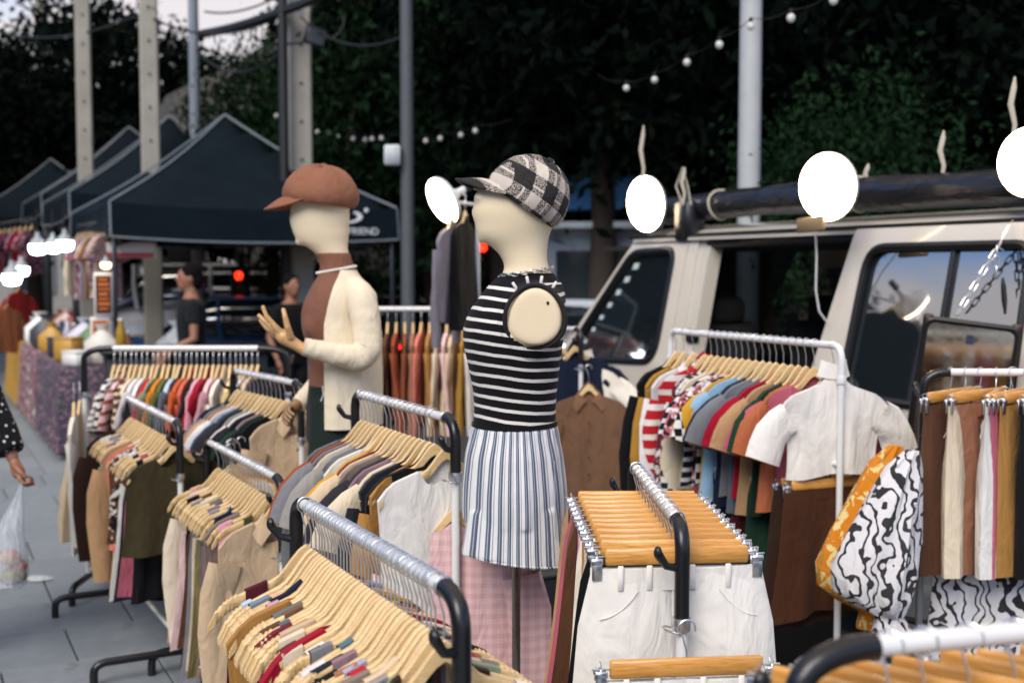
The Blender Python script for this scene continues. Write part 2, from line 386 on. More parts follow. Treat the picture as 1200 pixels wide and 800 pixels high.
def garment(kind, fab, loc, rz, label, group, R, length=None, thick=.012, amp=.02, trim=None, clip=False):
    name = {'tank': 'strap_top', 'tee': 'short_sleeved_top', 'long': 'long_sleeved_top', 'jacket': 'jacket', 'skirt': 'skirt', 'pants': 'trousers', 'shirt': 'shirt', 'dress': 'dress', 'mock': 'crop_top', 'cardigan': 'cardigan', 'shorts': 'shorts', 'vest': 'sleeveless_top', 'polo': 'knit_top'}[kind]
    m = MB(); parts = []
    top = lambda x: hz(min(abs(x), HH)) + .007
    L = length
    if kind == 'tank':
        sx = R.uniform(.075, .150); sw = R.uniform(.009, .034)
        base = lambda x: hz(sx) - .11 - .05 * (1 - min(1, abs(x) / .16)) - .03 * (abs(x) > .14)
        fr, bk = sheetpair(m, R, base, L or R.uniform(.38, .5), .165, R.uniform(.17, .23), thick, amp, nS=14, nT=8, d0=.006)
        for s in (-1, 1):
            rows = []
            zt = hz(sx * 1.0)
            pts = [(.010, base(sx) - .03), (.011, zt - .05), (.0105, zt - .012), (.0085, zt + .003), (0, zt + .0055), (-.0085, zt + .003), (-.0105, zt - .012), (-.011, zt - .05), (-.010, base(sx) - .03)]
            for y, z in pts:
                rows.append([(s * (sx + q * sw), y + .012 * (sx / HH) ** 2 * 1.0, z + (hz(sx + q * sw) - zt) * (1 if abs(y) < .0108 else .2)) for q in (-1, 0, 1)])
            m.grid(rows if s > 0 else [list(reversed(r)) for r in rows])
    elif kind in ('tee', 'long', 'shirt', 'jacket', 'vest', 'dress', 'mock', 'cardigan', 'polo'):
        nk = {'tee': (.075, .07, .012), 'long': (.07, .045, .01), 'shirt': (.07, .10, .01), 'jacket': (.075, .14, .012), 'vest': (.08, .09, .02), 'dress': (.09, .10, .03), 'mock': (.05, .004, .0), 'cardigan': (.07, .2, .01), 'polo': (.07, .06, .01)}[kind]
        L = L or {'tee': .5, 'long': .54, 'shirt': .62, 'jacket': .64, 'vest': .5, 'dress': .85, 'mock': .36, 'cardigan': .6, 'polo': .5}[kind] * R.uniform(.92, 1.1)
        sheetpair(m, R, top, L, HH * 1.015, {'dress': .27, 'mock': .175}.get(kind, R.uniform(.2, .235)), thick, amp, neck=nk)
        if kind in ('tee', 'mock'): [sleeve(m, R, s, HH, 'short', thick) for s in (-1, 1)]
        if kind in ('long', 'jacket', 'shirt', 'cardigan', 'polo'): [sleeve(m, R, s, HH, 'long', thick) for s in (-1, 1)]
        if kind == 'mock':
            rows = []
            for z, rr in ((hz(0) - .03, .064), (hz(0) - .005, .056), (hz(0) + .022, .050), (hz(0) + .028, .050), (hz(0) + .020, .046)):
                rows.append([(rr * math.cos(2 * PI * i / 16), .020 * math.sin(2 * PI * i / 16), z + .006 * math.cos(4 * PI * i / 16)) for i in range(16)])
            m.rings(rows, 0, cap=False)
        if kind in ('shirt', 'jacket', 'polo'): parts.append(('collar', collar_mesh(fab)))
        if kind in ('shirt', 'jacket', 'polo', 'cardigan'):
            b = MB()
            for q in range(5): b.lathe([(.0, 0), (.006, .0), (.006, .003), (.0, .003)], 8)
            bb = MB()
            for q in range(4): bb.box((.004, .016 + thick, hz(0) - .2 - .09 * q), (.012, .004, .012), bev=.002)
            parts.append(('buttons', bb.mesh('buttons', M('horn_button', '3a2c22', .3))))
        if kind in ('tee', 'jacket', 'cardigan', 'polo', 'long'):
            parts.append(('size_label', MB().box((0, -.004, hz(0) - .03), (.034, .003, .016)).mesh('size_label', TAGB if kind == 'jacket' else TAGW)))
    elif kind == 'skirt':
        t2 = lambda x: -.098
        sheetpair(m, R, t2, (L or .42), .178, R.uniform(.20, .26), thick, amp * 1.2, d0=.006)
        b = MB(); b.rings([[(.180 * math.cos(a) , .010 * math.sin(a), z) for a in [2 * PI * i / 18 for i in range(18)]] for z in (-.130, -.092)], cap=False); parts.append(('waistband', b.mesh('waistband', fab)))
    elif kind in ('pants', 'shorts'):
        L = L or (.8 if kind == 'pants' else .3)
        R2 = random.Random(R.random()); wv = .178
        for s in (-1, 1):
            st = R.getstate()
            rows = []; crotch = .24; ph = R.uniform(0, 6)
            nT = 12
            for j in range(nT + 1):
                t = j / nT; z = -.098 - t * L
                wo_ = wv + (.018 if kind == 'shorts' else .012) * min(1, t * 3) 
                g = 0 if t * L < crotch * .95 else min(.012, (t * L - crotch * .95) * .12)
                hem = (.03 if kind == 'shorts' else -.02) * t
                xi, xo = g, wo_ + hem
                n = 14; r = []
                for q in range(n):
                    a = 2 * PI * q / n
                    xx = lerp(xi, xo, .5 + .5 * math.cos(a)); dd = (.007 + (thick + .006) * min(1, t * 2.5)) * math.sin(a)
                    r.append((s * xx, dd * (1 + .25 * math.sin(4 * xx * 30 + ph + t * 3)) + amp * .5 * t * math.sin(6 * xx * 6 + ph), z))
                rows.append(r if s > 0 else list(reversed(r)))
            m.rings(rows, 0, cap=False)
        b = MB(); b.rings([[((wv + .003) * math.cos(a), .0115 * math.sin(a), z - .006 * abs(math.sin(a))) for a in [2 * PI * i / 24 for i in range(24)]] for z in (-.138, -.134, -.100, -.095)], cap=False)
        parts.append(('waistband', b.mesh('waistband', fab)))
        for x in (-.105, -.03, .06, .12):
            parts.append(('belt_loop', MB().box((x, .0135, -.117), (.012, .004, .052), bev=.0015).mesh('belt_loop', fab)))
        bb = MB(); bb.tube([(.012, .020, -.142), (.013, .021 + thick * .5, -.2), (.008, .021 + thick * .5, -.235), (0, .02 + thick * .4, -.25)], .0016, 5); parts.append(('fly_seam', bb.mesh('fly_seam', fab)))
        for s in (-1, 1):
            bb = MB(); p = bez((s * .165, .019, -.20), (s * .12, .024, -.195), (s * .085, .020, -.142), 7); bb.tube([(q_[0], q_[1] - .0015, q_[2]) for q_ in p], .0012, 5); parts.append(('pocket_seam', bb.mesh('pocket_seam', fab)))
    o = m.build(name, fab, None, loc, (0, 0, rz))
    tag(o, label, CATG[kind], group)
    for n, me in parts: link(n, me, o)
    return o
# ------------------------------------------------------------------ racks
def rack(label, near, far, h, upper=.24, barm=SILV, postm=WHTM, elbm=BLKM, r=.0125, er=.0155, foot=.24, ext=.05, knob=True, group='wheeled clothes racks', farelbow=True, ring=True):
    N = Vector(near); Fv = Vector(far); N.z = Fv.z = 0
    d = (Fv - N); L = d.length; ang = math.atan2(d.y, d.x)
    t = thing('clothes_rack', label, 'clothes rack', (N + Fv) / 2, ang, group)
    MB().tube([(-L / 2, 0, h), (L / 2, 0, h)], r, 12).build('hanging_bar', barm, t)
    for s in ((-1, 1) if farelbow else (-1,)):
        e = L / 2 + ext
        cv = bez((s * (L / 2 - .012), 0, h), (s * e, 0, h), (s * e, 0, h - .06), 7)
        MB().tube(cv + [(s * e, 0, h - upper)], er, 12).build('corner_elbow', elbm, t)
        MB().lathe([(er + .004, 0), (er + .005, .006), (er + .005, .02), (er + .004, .026)], 12, (s * e, 0, h - upper - .012)).build('clamp_ring', CHROME if ring else elbm, t)
        MB().tube([(s * e, 0, h - upper + .01), (s * e, 0, .09)], r * .95, 10).build('post', postm, t)
        if knob:
            kb = MB(); kb.tube([(s * e, .008, h - .085), (s * (e + .01), .034, h - .078), (s * (e + .015), .050, h - .055)], [.009, .008, .010], 8); kb.ball((s * (e + .016), .052, h - .05), (.012, .009, .014), 8)
            kb.build('hook_peg', BLKP, t)
        if ring:
            rp = [(s * e + .020 * math.cos(a), .018 + .021 * math.sin(a), h - upper - .012 + .006 * math.sin(a)) for a in [2 * PI * i / 14 for i in range(13)]]
            MB().tube(rp, .0022, 6).build('ring_hook', CHROME, t)
        f = MB(); f.tube([(s * e, -foot, .0), (s * e, -foot, .055)] + bez((s * e, -foot, .055), (s * e, -foot, .095), (s * e, -foot + .05, .098), 4)[1:] + bez((s * e, foot - .05, .098), (s * e, foot, .095), (s * e, foot, .055), 4) + [(s * e, foot, .0)], .017, 10)
        f.build('foot', elbm, t)
    MB().tube([(-L / 2 - ext, 0, .13), (L / 2 + ext, 0, .13)], r * .8, 8).build('lower_bar', postm, t)
    return t
USED = {}
def uniq(label, alt):
    if label in USED: label = alt
    USED[label] = 1; return label
def fill(phrase, near, far, h, items, yaw=5, hk='wood', du=0, seed=1, endpad=.015, ht=0, size=None):
    """items: near -> far list of (colour label, kind, fabric, opts)"""
    R = random.Random(seed); N = Vector(near); Fv = Vector(far); N.z = Fv.z = h
    d = Fv - N; L = d.length; ang = math.atan2(d.y, d.x); n = len(items); u = d.normalized()
    ws = []; acc = 0
    for it in items: ws.append(acc); acc += it[3].get('w', 1)
    for i, (cn, kd, fab, op) in enumerate(items):
        q = endpad + (L - 2 * endpad) * (ws[i] / max(1e-6, acc - items[-1][3].get('w', 1)) if n > 1 else 0) + R.uniform(-.003, .003)
        loc = N + u * q + Vector((0, 0, op.get('dz', 0) + ht))
        rz = ang - PI / 2 + math.radians(R.gauss(0, yaw) + op.get('yaw', 0)) + (PI if op.get('flip') else 0)
        # garment local +y (front) faces the near end
        rz += PI
        if 'dx' in op: loc = loc + Vector((math.cos(rz), math.sin(rz), 0)) * op['dx']
        nm = NOUN[kd]
        lab = uniq(f"{cn} {nm} on {phrase}", f"second {cn} {nm} on {phrase}")
        sp = op.get('space', 1)
        garment(kd, fab, loc, rz, lab, f"clothes on {phrase}", R, op.get('L'), op.get('thick', min(.014, L / n * .42)), op.get('amp', min(.022, L / n * .55)))
        hl = uniq(f"{'clip' if hk != 'wood' else 'wooden'} hanger holding {cn} {nm} on {phrase}", f"hanger of second {cn} {nm} on {phrase}")
        if len(hl.split()) > 16: hl = uniq(f'hanger of {cn} {nm} on {phrase}', hl)
        hanger(loc, rz, hl, f"hangers on {phrase}", hk)
def F(col, pat=None, **kw): return fabric(col, pat, **kw)
def items(spec, kind, R, **op):
    out = []
    for s in spec.split(','):
        s = s.strip(); kd = kind; o = dict(op)
        if ':' in s: s, kd = [q.strip() for q in s.split(':')]
        out.append((s.replace('_', ' '), kd, F(s.replace(' ', '_')), o))
    return out
# ================================================================== SETTING
def stone_mat():
    t = NT('paving_stone'); inf = t.n('ShaderNodeObjectInfo').outputs['Random']
    g = t.noise(14, 6, rough=.65); st = t.noise(2.2, 4)
    c = t.mix(g, srgb('666d73'), srgb('868e93')); c = t.mix(t.math('MULTIPLY', inf, .5), c, srgb('626a70')); c = t.mix(t.math('GREATER_THAN', st, .66), c, t.mix(.35, c, srgb('4a4d4e')))
    return t.set(base=c, rough=.62, normal=t.bump(t.noise(120, 3), .25, .003))
STONE = stone_mat()
def paved_mat():
    t = NT('far_paving'); v = t.n('ShaderNodeMapping', {'Vector': t.co.outputs['Object'], 'Scale': (1 / .62, 1 / .62, 1)}).outputs[0]
    br = t.n('ShaderNodeTexBrick', {'Vector': v, 'Color1': srgb('70777c'), 'Color2': srgb('838a8e'), 'Mortar': srgb('3d4144'), 'Scale': 1.0, 'Mortar Size': .008, 'Brick Width': 1.0, 'Row Height': .8})
    return t.set(base=t.mix(.3, br.outputs['Color'], t.ramp(t.noise(6, 5), [(0, srgb('5e6468')), (1, srgb('8d9395'))])), rough=.7)
def asphalt():
    t = NT('asphalt'); return t.set(base=t.ramp(t.noise(30, 6), [(.2, (.035, .036, .038)), (.8, (.07, .07, .072))]), rough=.85, normal=t.bump(t.noise(200, 3), .4, .01))
ASPH = asphalt()
g = MB(); g.grid([[(-400, -200, -.16), (400, -200, -.16)], [(-400, 900, -.16), (400, 900, -.16)]]); go = g.build('ground', ASPH); go['kind'] = 'structure'
# pavement sheet in street frame: origin by the camera foot, x along the street, y to the left
pav = MB(); W0, W1 = -1.9, 9.5
pav.box((25, (W0 + W1) / 2, -.08), (80, W1 - W0, .136)); po = pav.build('pavement', [paved_mat()], None, (0, 0, -.004), (0, 0, SANG), smooth=False); po['kind'] = 'structure'
kerb = MB(); kerb.box((25, W0 - .08, -.075), (80, .15, .17), bev=.012); ko = kerb.build('kerb', M('kerb_stone', '8c8c88', .8, bump=.3), None, None, (0, 0, SANG), smooth=False); ko['kind'] = 'structure'
TA, TB_ = .62, .50
sl = MB(); sl.box((0, 0, .0), (TA - .008, TB_ - .008, .03), bev=.004); slm = sl.mesh('paving_slab', STONE, False)
cnt = 0
for i in range(5, 21):
    for j in range(-2, 12):
        x = i * TB_ + .1; y = j * TA + (TA / 2 if i % 2 else 0)
        wp = Matrix.Rotation(SANG, 3, 'Z') @ Vector((x, y, 0))
        px = 600 + FPX * wp.x / max(.3, wp.y)
        if wp.y < 1.2 or px < -420 or px > 760 or y > 5.5: continue
        o = link('paving_slab', slm, po, (x, y, -.004 + rng.uniform(-.0012, .0012)), (rng.gauss(0, .0015), rng.gauss(0, .0015), PI / 2 + rng.gauss(0, .002)))
        cnt += 1
print('slabs', cnt)
# ------------------------------------------------------------------ trees
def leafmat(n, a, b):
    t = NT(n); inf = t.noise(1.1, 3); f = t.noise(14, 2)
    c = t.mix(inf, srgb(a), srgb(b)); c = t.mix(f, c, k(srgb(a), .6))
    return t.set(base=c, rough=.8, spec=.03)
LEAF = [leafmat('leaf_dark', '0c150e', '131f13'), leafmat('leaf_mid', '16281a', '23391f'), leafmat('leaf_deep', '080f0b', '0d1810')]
BARK = M('bark', '3d332a', .9, bump=.6, bsc=25)
def crown_mesh(seed, rx, ry, rz, clumps, per, ls):
    R = np.random.default_rng(seed)
    d = R.normal(size=(clumps, 3)); d /= np.linalg.norm(d, axis=1)[:, None]
    c = d * (R.random((clumps, 1)) ** .45) * np.array([rx, ry, rz]) * .9
    cr = R.uniform(.3, .8, clumps) * min(rx, rz) * .40
    P = (c[:, None, :] + R.normal(size=(clumps, per, 3)) * cr[:, None, None] * np.array([.6, .6, .5])).reshape(-1, 3)
    n = len(P); a = R.normal(size=(n, 3)); a[:, 2] -= .5; a /= np.linalg.norm(a, axis=1)[:, None]
    b = R.normal(size=(n, 3)); b -= a * (a * b).sum(1)[:, None]; b /= np.linalg.norm(b, axis=1)[:, None]
    s = R.uniform(.7, 1.35, (n, 1)) * ls
    V = np.stack([P, P + a * s * .5 + b * s * .22, P + a * s, P + a * s * .5 - b * s * .22], 1).reshape(-1, 3)
    me = bpy.data.meshes.new('crown'); me.from_pydata(V.tolist(), [], (np.arange(n * 4).reshape(-1, 4)).tolist())
    return me, c
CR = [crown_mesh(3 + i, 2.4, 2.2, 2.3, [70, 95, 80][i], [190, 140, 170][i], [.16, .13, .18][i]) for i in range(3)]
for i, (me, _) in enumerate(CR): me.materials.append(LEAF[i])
def tree(loc, s, v, label, rz=0, h=None, zc=4.2):
    t = thing('tree', label, 'tree', loc, rz, 'trees behind the market')
    m = MB(); m.tube([(0, 0, -.2), (.06, .02, 1.0), (.0, .08, 2.2), (.05, 0, zc)], [.22 * s, .17 * s, .14 * s, .08 * s], 10)
    cs = CR[v][1]
    for q in range(7):
        c = cs[q * 9] * s; m.tube([(.02, .04, zc - 1.6 + .2 * q), (c[0] * .4, c[1] * .4, zc + c[2] * .2), (c[0] * .9, c[1] * .9, zc + c[2] * .8)], [.07 * s, .045 * s, .015], 6)
    m.build('trunk', BARK, t)
    o = link('crown', CR[v][0], t, (0, 0, zc)); o.scale = (s, s, s)
    return t
def px2(px, Z): return ((px - 600) / FPX * Z, Z)
TREES = [(1240, 13.0, 1.15, 2, 3.9, "dense dark tree at the right edge above the van tail"), (1085, 14.5, 1.2, 0, 4.3, "dark tree over the rear van window"), (960, 13.5, 1.05, 2, 4.4, "dark tree just right of the pale steel pole"),
    (830, 15.0, 1.25, 0, 4.6, "dark tree left of the pale steel pole behind the tarp roll"), (700, 14.5, 1.1, 2, 4.7, "tall dark tree over the blue kiosk sign"), (590, 16.0, 1.2, 1, 4.7, "leafy dark tree above the checked cap"),
    (515, 18.0, 1.15, 0, 5.2, "green leafy tree right of the tall grey post"), (445, 21.0, 1.05, 2, 5.4, "dark tree between the double pole and the grey post"), (318, 17.5, .62, 1, 3.7, "low green tree beneath the concrete ramp"),
    (150, 24.0, 1.1, 2, 5.2, "large dark tree over the rear black canopies"), (40, 25, .85, 0, 4.9, "dark tree at the upper left corner of the market"), (-60, 24.0, 1.0, 2, 4.6, "dark tree beyond the left edge of the stalls"),
    (1150, 17.5, 1.4, 2, 6.4, "tall dark tree behind the right hand trees"), (900, 18.5, 1.5, 2, 6.6, "tall dark tree rising behind the pale steel pole"), (660, 19.5, 1.5, 0, 6.9, "tall dark tree high above the striped mannequin"), (205, 22.0, .8, 2, 3.0, "small dark tree right behind the tallest canopies"), (400, 16.5, .8, 1, 3.2, "small dark tree behind the brown capped mannequin"), (1010, 10.8, .62, 1, 2.1, "low green bush tree showing above the tarp roll")]
for i, (x, y, s, v, zc, lab) in enumerate([(-10.8, 15.5, 1.1, 2, 4.6, "unseen dark tree added left of the stalls to darken the van window"), (-13.5, 19.5, 1.3, 0, 5.0, "taller unseen dark tree added further left for the van window reflection")]): tree((x, y, -.1), s, v, lab, i, zc=zc)  # trees added out of view so the van's front window mirrors dark
for i, (px, Z, s, v, zc, lab) in enumerate(TREES):
    x, y = px2(px, Z); tree((x, y, -.16), s, v, lab, i * 1.3, zc=zc)
# ------------------------------------------------------------------ far buildings, ramp
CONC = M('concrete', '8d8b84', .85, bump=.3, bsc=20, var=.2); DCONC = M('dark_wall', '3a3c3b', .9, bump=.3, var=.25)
GLASSD = NT('window_glass'); GLASSD = GLASSD.set(base=(.02, .03, .035, 1), rough=.08, spec=.6)
def block(name, label, cat, loc, dims, rz, wallm, rows, cols, wz=1.4, ww=1.2, group=None, z0=1.0):
    t = thing(name, label, cat, loc, rz, group)
    L, D, Hh = dims
    MB().box((0, 0, Hh / 2), (L, D, Hh), bev=.03).build('wall', wallm, t, smooth=False)
    MB().box((0, 0, Hh + .12), (L + .5, D + .5, .24), bev=.03).build('roof', M('roof_slab', '4d4b49', .9), t, smooth=False)
    me = MB().box((0, 0, 0), (ww, .06, wz)).mesh('pane', GLASSD); fm = MB()
    for sx in (-1, 1): fm.box((sx * (ww / 2 + .04), 0, 0), (.08, .12, wz + .16))
    for sz in (-1, 1): fm.box((0, 0, sz * (wz / 2 + .04)), (ww, .12, .08))
    fm.box((0, 0, 0), (.05, .09, wz)); fme = fm.mesh('window', M('frame_grey', '6a6c6d', .6))
    for r in range(rows):
        for c in range(cols):
            x = -L / 2 + L * (c + .5) / cols; z = z0 + wz / 2 + (Hh - z0 - .3) * r / rows
            for sd in (-1, ):
                w_ = link('window', fme, t, (x, sd * (D / 2 + .02), z)); link('pane', me, w_)
    return t
x, y = px2(900, 27); block('shophouse', 'long dark backdrop building added behind the right hand trees', 'building', (x, y, -.16), (20, 6, 10.5), 0, DCONC, 3, 9)  # dark block added as a backdrop so gaps between the trees read black
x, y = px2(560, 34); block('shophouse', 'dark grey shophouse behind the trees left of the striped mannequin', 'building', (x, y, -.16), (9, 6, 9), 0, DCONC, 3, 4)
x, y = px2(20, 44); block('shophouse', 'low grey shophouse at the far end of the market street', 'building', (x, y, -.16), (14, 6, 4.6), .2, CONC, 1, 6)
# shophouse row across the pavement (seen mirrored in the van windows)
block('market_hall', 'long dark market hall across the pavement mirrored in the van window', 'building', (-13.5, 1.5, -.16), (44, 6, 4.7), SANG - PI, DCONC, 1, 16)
rp = MB(); A = PD(195, 112, 19.5); B = PD(420, 4, 19.5); A2 = A + Vector((-1.0, 2.6, 0)); B2 = B + Vector((-1.0, 2.6, 0))
dn = Vector((0, 0, -.95)); rp.add([A, B, B2, A2, A + dn, B + dn, B2 + dn, A2 + dn], [(0, 1, 2, 3), (7, 6, 5, 4), (0, 4, 5, 1), (1, 5, 6, 2), (2, 6, 7, 3), (3, 7, 4, 0)])
rr = rp.build('ramp', M('ramp_concrete', '5c5a56', .9, bump=.3, bsc=10, var=.3), smooth=False); tag(rr, 'sloping concrete footbridge ramp behind the wires at upper left', 'ramp')
for q in (.12, .5, .9):
    p = A.lerp(B, q) + Vector((-.5, 1.3, 0)); MB().box((0, 0, (p.z - .95) / 2 - .08), (.5, .5, p.z - .9), bev=.05).build('ramp_pier', CONC, rr, (p.x, p.y, -.08), smooth=False)
fy = thing('shade_deck', 'unseen concrete deck added overhead to shade the right hand trees', 'shade_deck', (13.5, 18.5, -.16), 0)  # unseen deck added overhead to keep sky light off the trees
MB().box((0, 0, 9.3), (31, 13, 1.0), bev=.1).build('deck', CONC, fy, smooth=False)
for sy in (-6.4, 6.4): MB().box((0, sy, 10.15), (31, .25, .7), bev=.03).build('parapet', CONC, fy, smooth=False)
for sx in (-6, 8): MB().box((sx, 2.5, 4.4), (1.4, 1.4, 8.9), bev=.15).build('pier', CONC, fy, smooth=False)
# kiosk with blue sign
x, y = px2(706, 15.5)
t = thing('kiosk', 'grey roadside kiosk with a blue sign board behind the checked cap', 'kiosk', (x, y, -.16), -.1)
MB().box((0, 0, 1.2), (1.5, 1.6, 2.4), bev=.03).build('wall', M('kiosk_wall', '8a9299', .6), t, smooth=False)
MB().box((.6, -.7, 1.1), (.55, .4, 1.9), bev=.02).build('side_cabinet', M('kiosk_brown', '6b5648', .6), t, smooth=False)
MB().box((0, -.86, 2.75), (1.3, .12, .42), bev=.02).build('sign_board', M('sign_blue', '2f78b4', .4), t, smooth=False)
MB().box((0, -.9, 2.36), (1.5, .3, .08), bev=.01).build('awning', M('awning_white', 'c9d3d6', .5), t, smooth=False)
MB().box((0, -.83, 1.75), (1.1, .06, .6), bev=.01).build('window', GLASSD, t, smooth=False)
# ------------------------------------------------------------------ poles and wires
PCON = M('pole_concrete', '9a968b', .85, var=.3, sc=3, bump=.35, bsc=30); PSTEEL = M('pole_steel', '9aa0a5', .45, bump=.1); PDARK = M('pole_dark', '4b4f50', .6, bump=.2); PBLK = M('pole_black', '191a1b', .6)
def pole(name, label, px, Z, wpx, h, m, sq=False, holes=True, dx=0):
    x, y = px2(px, Z); wd = wpx / FPX * Z
    t = thing(name, label, 'pole', (x, y, -.16), .3, 'poles along the street')
    if sq:
        b = MB(); R = [[(sx * wd / 2 * q, sy * wd / 2 * q, z) for sx, sy in ((-1, -.82), (-.82, -1), (.82, -1), (1, -.82), (1, .82), (.82, 1), (-.82, 1), (-1, .82))] for z, q in ((-.1, 1.06), (h * .5, 1), (h, .9))]
        b.rings(R); b.build('shaft', m, t, smooth=False)
        for q in range(9):
            MB().lathe([(.012, 0), (.017, .01), (.017, .012), (.0, .013)], 10).build('bolt_hole', PBLK, t, (0, -wd / 2 - .002, 2.2 + q * .42), (PI / 2, 0, 0))
    else:
        b = MB(); b.lathe([(wd * .56, -.1), (wd * .5, h * .5), (wd * .42, h)], 14); b.build('shaft', m, t)
        MB().lathe([(wd * .9, -.0), (wd * .9, .05), (wd * .56, .09)], 14).build('base_plate', m, t)
    return t
pole('utility_pole', 'square concrete utility pole rising behind the front canopies', 180, 15.5, 21, 9, PCON, True)
pole('utility_pole', 'slimmer concrete utility pole second from the left', 104, 18, 17, 9, PCON, True)
pole('utility_pole', 'farthest concrete utility pole at the upper left', 55, 27, 12, 11, PCON, True)
pole('utility_pole', 'concrete pole standing beside a black pole left of the brown cap', 354, 13.5, 25, 9, PCON, True)
pole('steel_pole', 'black steel pole against the concrete one near the floodlight', 335, 13.2, 11, 9, PBLK)
pole('lamp_post', 'thin grey lamp post between the canopies and the wires', 232, 16.5, 12, 9, PSTEEL)
pole('steel_pole', 'tall dark grey post between the two mannequins', 478, 11.5, 15, 8, PDARK)
pole('steel_pole', 'pale steel pole standing behind the tarp on the van roof', 876, 10.2, 25, 8, M('pole_pale', 'a9acaa', .5, bump=.1))
x, y = px2(461, 11.4); t = tag(MB().box((0, 0, 0), (.15, .10, .19), bev=.012).build('junction_box', M('box_white', 'c3c9c8', .5), None, (x, y, PD(461, 182, 11.4).z)), 'small white junction box fixed to the dark grey post', 'junction box')
MB().box((0, -.052, 0), (.11, .006, .15), bev=.002).build('cover', M('box_cover', 'aab1b0', .5), t)
p = PD(370, 43, 13.0); t = thing('floodlight', 'black square floodlight fixed to the concrete pole', 'floodlight', p, .5)
MB().box((0, 0, 0), (.24, .09, .2), bev=.015).build('housing', BLKP, t, None, (.2, .2, 0)); MB().tube([(-.22, .3, -.05), (-.05, .06, -.05), (0, .05, 0)], .014, 6).build('bracket', BLKM, t)
MB().box((-.01, -.052, .0), (.19, .01, .15)).build('lens', M('lens_grey', '50565a', .15), t, None, (.2, .2, 0))
def wire(label, pts, r, n=14, sag=.15, group='overhead wires'):
    P = []
    for (a, b) in zip(pts[:-1], pts[1:]):
        A, B = PD(*a), PD(*b)
        for i in range(n):
            q = i / n; v = A.lerp(B, q); v.z -= sag * 4 * q * (1 - q); P.append(v)
    P.append(PD(*pts[-1]))
    return tag(MB().tube(P, r, 6).build('overhead_cable', PBLK), label, 'cable', group)
wire('thick black bundle of cables climbing to the black pole', [(236, 40, 15.5), (334, 12, 13.2), (420, -30, 11.5)], .055, sag=.03)
for i, (a, b, s) in enumerate([((-20, 30, 24), (180, 10, 15.4), .3), ((180, 22, 15.4), (352, 6, 13.3), .25), ((230, 60, 16), (352, 38, 13.3), .35), ((352, 20, 13.3), (478, 40, 11.5), .2), ((240, 14, 16), (340, -12, 13.3), .1)]):
    wire(['thin wire across the sky left of the square pole', 'thin wire sagging between square pole and double pole', 'lowest thin wire crossing in front of the ramp', 'thin wire from double pole to grey post', 'topmost thin wire above the cable bundle'][i], [a, b], .013, sag=s)
lp = [PD(384 + 20 * math.cos(q), 20 + 26 * math.sin(q), 13) for q in [2 * PI * i / 16 for i in range(15)]]
tag(MB().tube(lp, .014, 6).build('cable_loop', PBLK), 'coiled loop of black cable hanging beside the floodlight', 'cable')
for i, q in enumerate((250, 275, 292, 305)):
    A = PD(q, 36 - .28 * (q - 250), 14.6); tag(MB().tube([A, A + Vector((.02, 0, -.14)), A + Vector((.05, 0, -.22)), A + Vector((.09, 0, -.1))], .01, 5).build('cable_end', PBLK), ['loose cable end dangling leftmost from the bundle', 'loose cable end dangling near the lamp post', 'loose cable end dangling mid bundle', 'loose cable end dangling nearest the black pole'][i], 'cable')
# string of bulbs
def emis(n, c, s):
    if n in _mats: return _mats[n]
    t = NT(n); t.set(base=srgb(c), rough=.4, emc=srgb(c), ems=s); _mats[n] = t.mat; return t.mat
BULB = M('opal_bulb', 'c4c3bd', .4); BULB_LIT = emis('lit_bulb', 'fff2dc', 2.0)
bm_ = MB().ball((0, 0, -.048), (.034, .034, .036), 12).mesh('festoon_bulb', BULB); so = MB().lathe([(.0, .025), (.014, .02), (.016, -.012), (.014, -.016)], 10).mesh('socket', BLKP)
bl = [(880, 30, 7.9, 'bulb hanging in front of the pale steel pole'), (927, 20, 7.6, 'bulb right of the pale steel pole'), (977, -1, 7.3, 'bulb at the top edge near the pale pole'), (843, 52, 8.3, 'bulb just left of the pale steel pole'), (805, 73, 8.8, 'bulb second left of the pale steel pole'), (767, 94, 9.4, 'bulb third left of the pale steel pole'), (734, 104, 9.8, 'bulb above the right side of checked cap'), (557, 155, 12.5, 'bulb nearest the checked cap brim'), (540, 160, 12.8, 'bulb second from the checked cap brim'), (516, 164, 13.1, 'bulb midway between cap brim and grey post'), (499, 167, 13.5, 'bulb right beside the tall grey post'), (447, 164, 14, 'bulb left of the white junction box'), (436, 165, 14.2, 'bulb second left of the white junction box'), (428, 166, 14.4, 'bulb third left of junction box'), (414, 165, 14.6, 'bulb just right of the brown cap'), (324, 138, 15, 'bulb left of the double pole'), (372, 157, 15.2, 'bulb right of the double pole lower down'), (385, 158, 15.3, 'bulb beyond the double pole above the brown cap'), (396, 162, 15.4, 'bulb directly above the brown cap')]
for (px, py, Z, lab) in bl:
    o = link('festoon_bulb', bm_, None, PD(px, py - 6, Z)); o.scale = (.85,) * 3 if Z > 11 else (.80,) * 3
    link('socket', so, o); tag(o, 'white ' + lab, 'bulb', 'festoon bulbs')
def bulbwire(lab, pts):
    P = []
    for a, b in zip(pts[:-1], pts[1:]):
        A, B = PD(a[0], a[1] - 9, a[2]), PD(b[0], b[1] - 9, b[2])
        for i in range(6): v = A.lerp(B, i / 6); v.z -= .03 * 4 * (i / 6) * (1 - i / 6); P.append(v)
    P.append(PD(pts[-1][0], pts[-1][1] - 9, pts[-1][2])); tag(MB().tube(P, .0028, 5).build('festoon_cable', PBLK), lab, 'cable')
bulbwire('black festoon cable with bulbs running past the pale steel pole', [(1010, -14, 7.0), bl[2], bl[1], bl[0], bl[3], bl[4], bl[5], bl[6], (700, 96, 11.6)])
